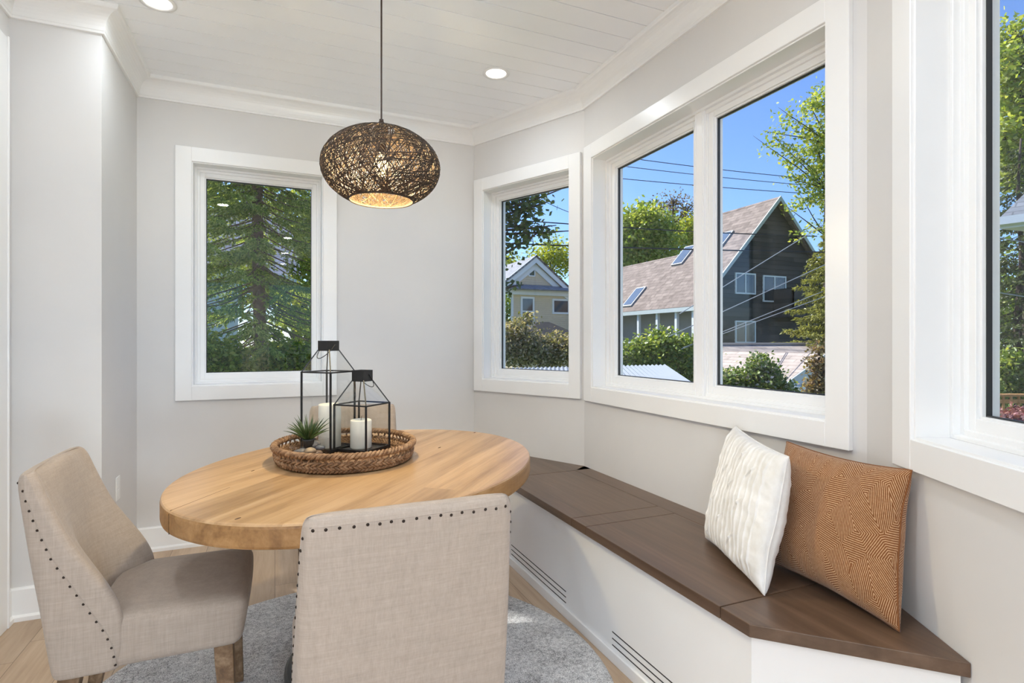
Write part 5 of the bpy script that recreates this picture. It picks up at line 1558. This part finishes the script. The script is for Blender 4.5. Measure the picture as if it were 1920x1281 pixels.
mb = MB(); mb.extrude([nq(0.0, 0.0, -0.10), nq(6, 0.0, -0.10), nq(6, 0.7, -0.10), nq(0.25, 0.7, -0.10)], (0, 0, 0.03)); mb.build('soffit', M_housewhite, nh)
mb = MB(); mb.extrude([nq(0.7, 0.6, -0.1), nq(6, 0.6, -0.1), nq(6, 3.2, -0.1), nq(1.4, 3.2, -0.1)], (0, 0, GZ - nr0.z + 0.1)); mb.build('walls', M_siding_grey, nh)

# -- wooden fence in the right edge window
fa = at(1845, 741, 12.5); fb_ = at(1990, 741, 12.5)
fn = thing('wooden_fence', 'reddish brown wooden fence in the right edge window', 'fence', ((fa.x + fb_.x) / 2, (fa.y + fb_.y) / 2, GZ))
M_fence = wood('fence_wood', [(0.30, 0.14, 0.05), (0.45, 0.23, 0.09), (0.58, 0.33, 0.15)], 0, 0.8, 0, 1, 1.0)
MB().bar(fa, fb_, 0.16, 0.05).bar(fa + Vector((0, 0, -0.14)), fb_ + Vector((0, 0, -0.14)), 0.04, 0.09).bar(Vector((fa.x, fa.y, GZ + 0.3)), Vector((fb_.x, fb_.y, GZ + 0.3)), 0.04, 0.09).build('rail', M_fence, fn)
for k in range(10):
    q = fa.lerp(fb_, (k + 0.5) / 10)
    MB().bar((q.x, q.y, GZ), (q.x, q.y, fa.z - 0.03), 0.085, 0.02, up=(0, 1, 0)).build('picket', M_fence, fn)

# -- overhead wires
M_wire = plain('black_wire', (0.02, 0.02, 0.022), 0.6); M_wirel = plain('pale_wire', (0.42, 0.42, 0.42), 0.5)
def wire(p0, p1, r, label, mat, sag=0.15, group='overhead wires'):
    p0 = Vector(p0); p1 = Vector(p1)
    ext = (p1 - p0) * 0.5
    a = p0 - ext; b = p1 + ext; pts = []
    for i in range(33):
        f = i / 32; q = a.lerp(b, f); s = 2 * f - 1
        q.z -= sag * (0.25 - s * s) ; pts.append(q)
    t = MB().tube(pts, r, 6).build('overhead_wire', mat)
    return props(t, label, 'wire', group)
def zwire(u0, v0, u1, v1, d0, r, label, mat=None, sag=0.1):
    d1 = d0 * (CY - v0) / (CY - v1) if v1 < 600 else d0
    wire(at(u0, v0, d0), at(u1, v1, d1), r, label, mat or M_wire, sag)
zwire(1217, 301.5, 1462, 329.7, 22, 0.014, 'highest of the three thin wires crossing the sky')
zwire(1187, 314, 1462, 343, 22, 0.013, 'middle one of the three thin wires crossing the sky')
zwire(1176, 336, 1484, 361, 22, 0.014, 'lowest of the three thin wires crossing the sky')
zwire(957, 412, 1361, 437, 15, 0.016, 'dark cable crossing the trees above the lower thick cable')
zwire(957, 457, 1549, 473, 15, 0.020, 'thick dark cable crossing the brown gable below the other')
wire(at(1017, 376, 11), at(1057, 394, 11.2), 0.006, 'thin wire at the top right of the narrow bay window', M_wire, 0.02)
wire(at(1361, 535, 13), at(1500, 449, 15), 0.010, 'topmost pale slanting wire in front of the dark gable', M_wirel, 0.0)
wire(at(1361, 582, 13), at(1533, 503, 15), 0.010, 'second pale slanting wire from the top in front of the dark gable', M_wirel, 0.0)
wire(at(1361, 620, 13), at(1490, 568, 15), 0.009, 'third pale slanting wire, just above the lowest one', M_wirel, 0.0)
wire(at(1361, 624, 13), at(1495, 575, 15), 0.009, 'lowest pale slanting wire in front of the dark gable', M_wirel, 0.0)
wire(at(1873, 446, 8), at(1925, 455, 8), 0.007, 'pale wire below the gutter in the right edge window', M_wirel, 0.0)
wire(at(1873, 549, 8), at(1925, 557, 8), 0.007, 'lower pale wire in front of the dark conifer', M_wirel, 0.0)
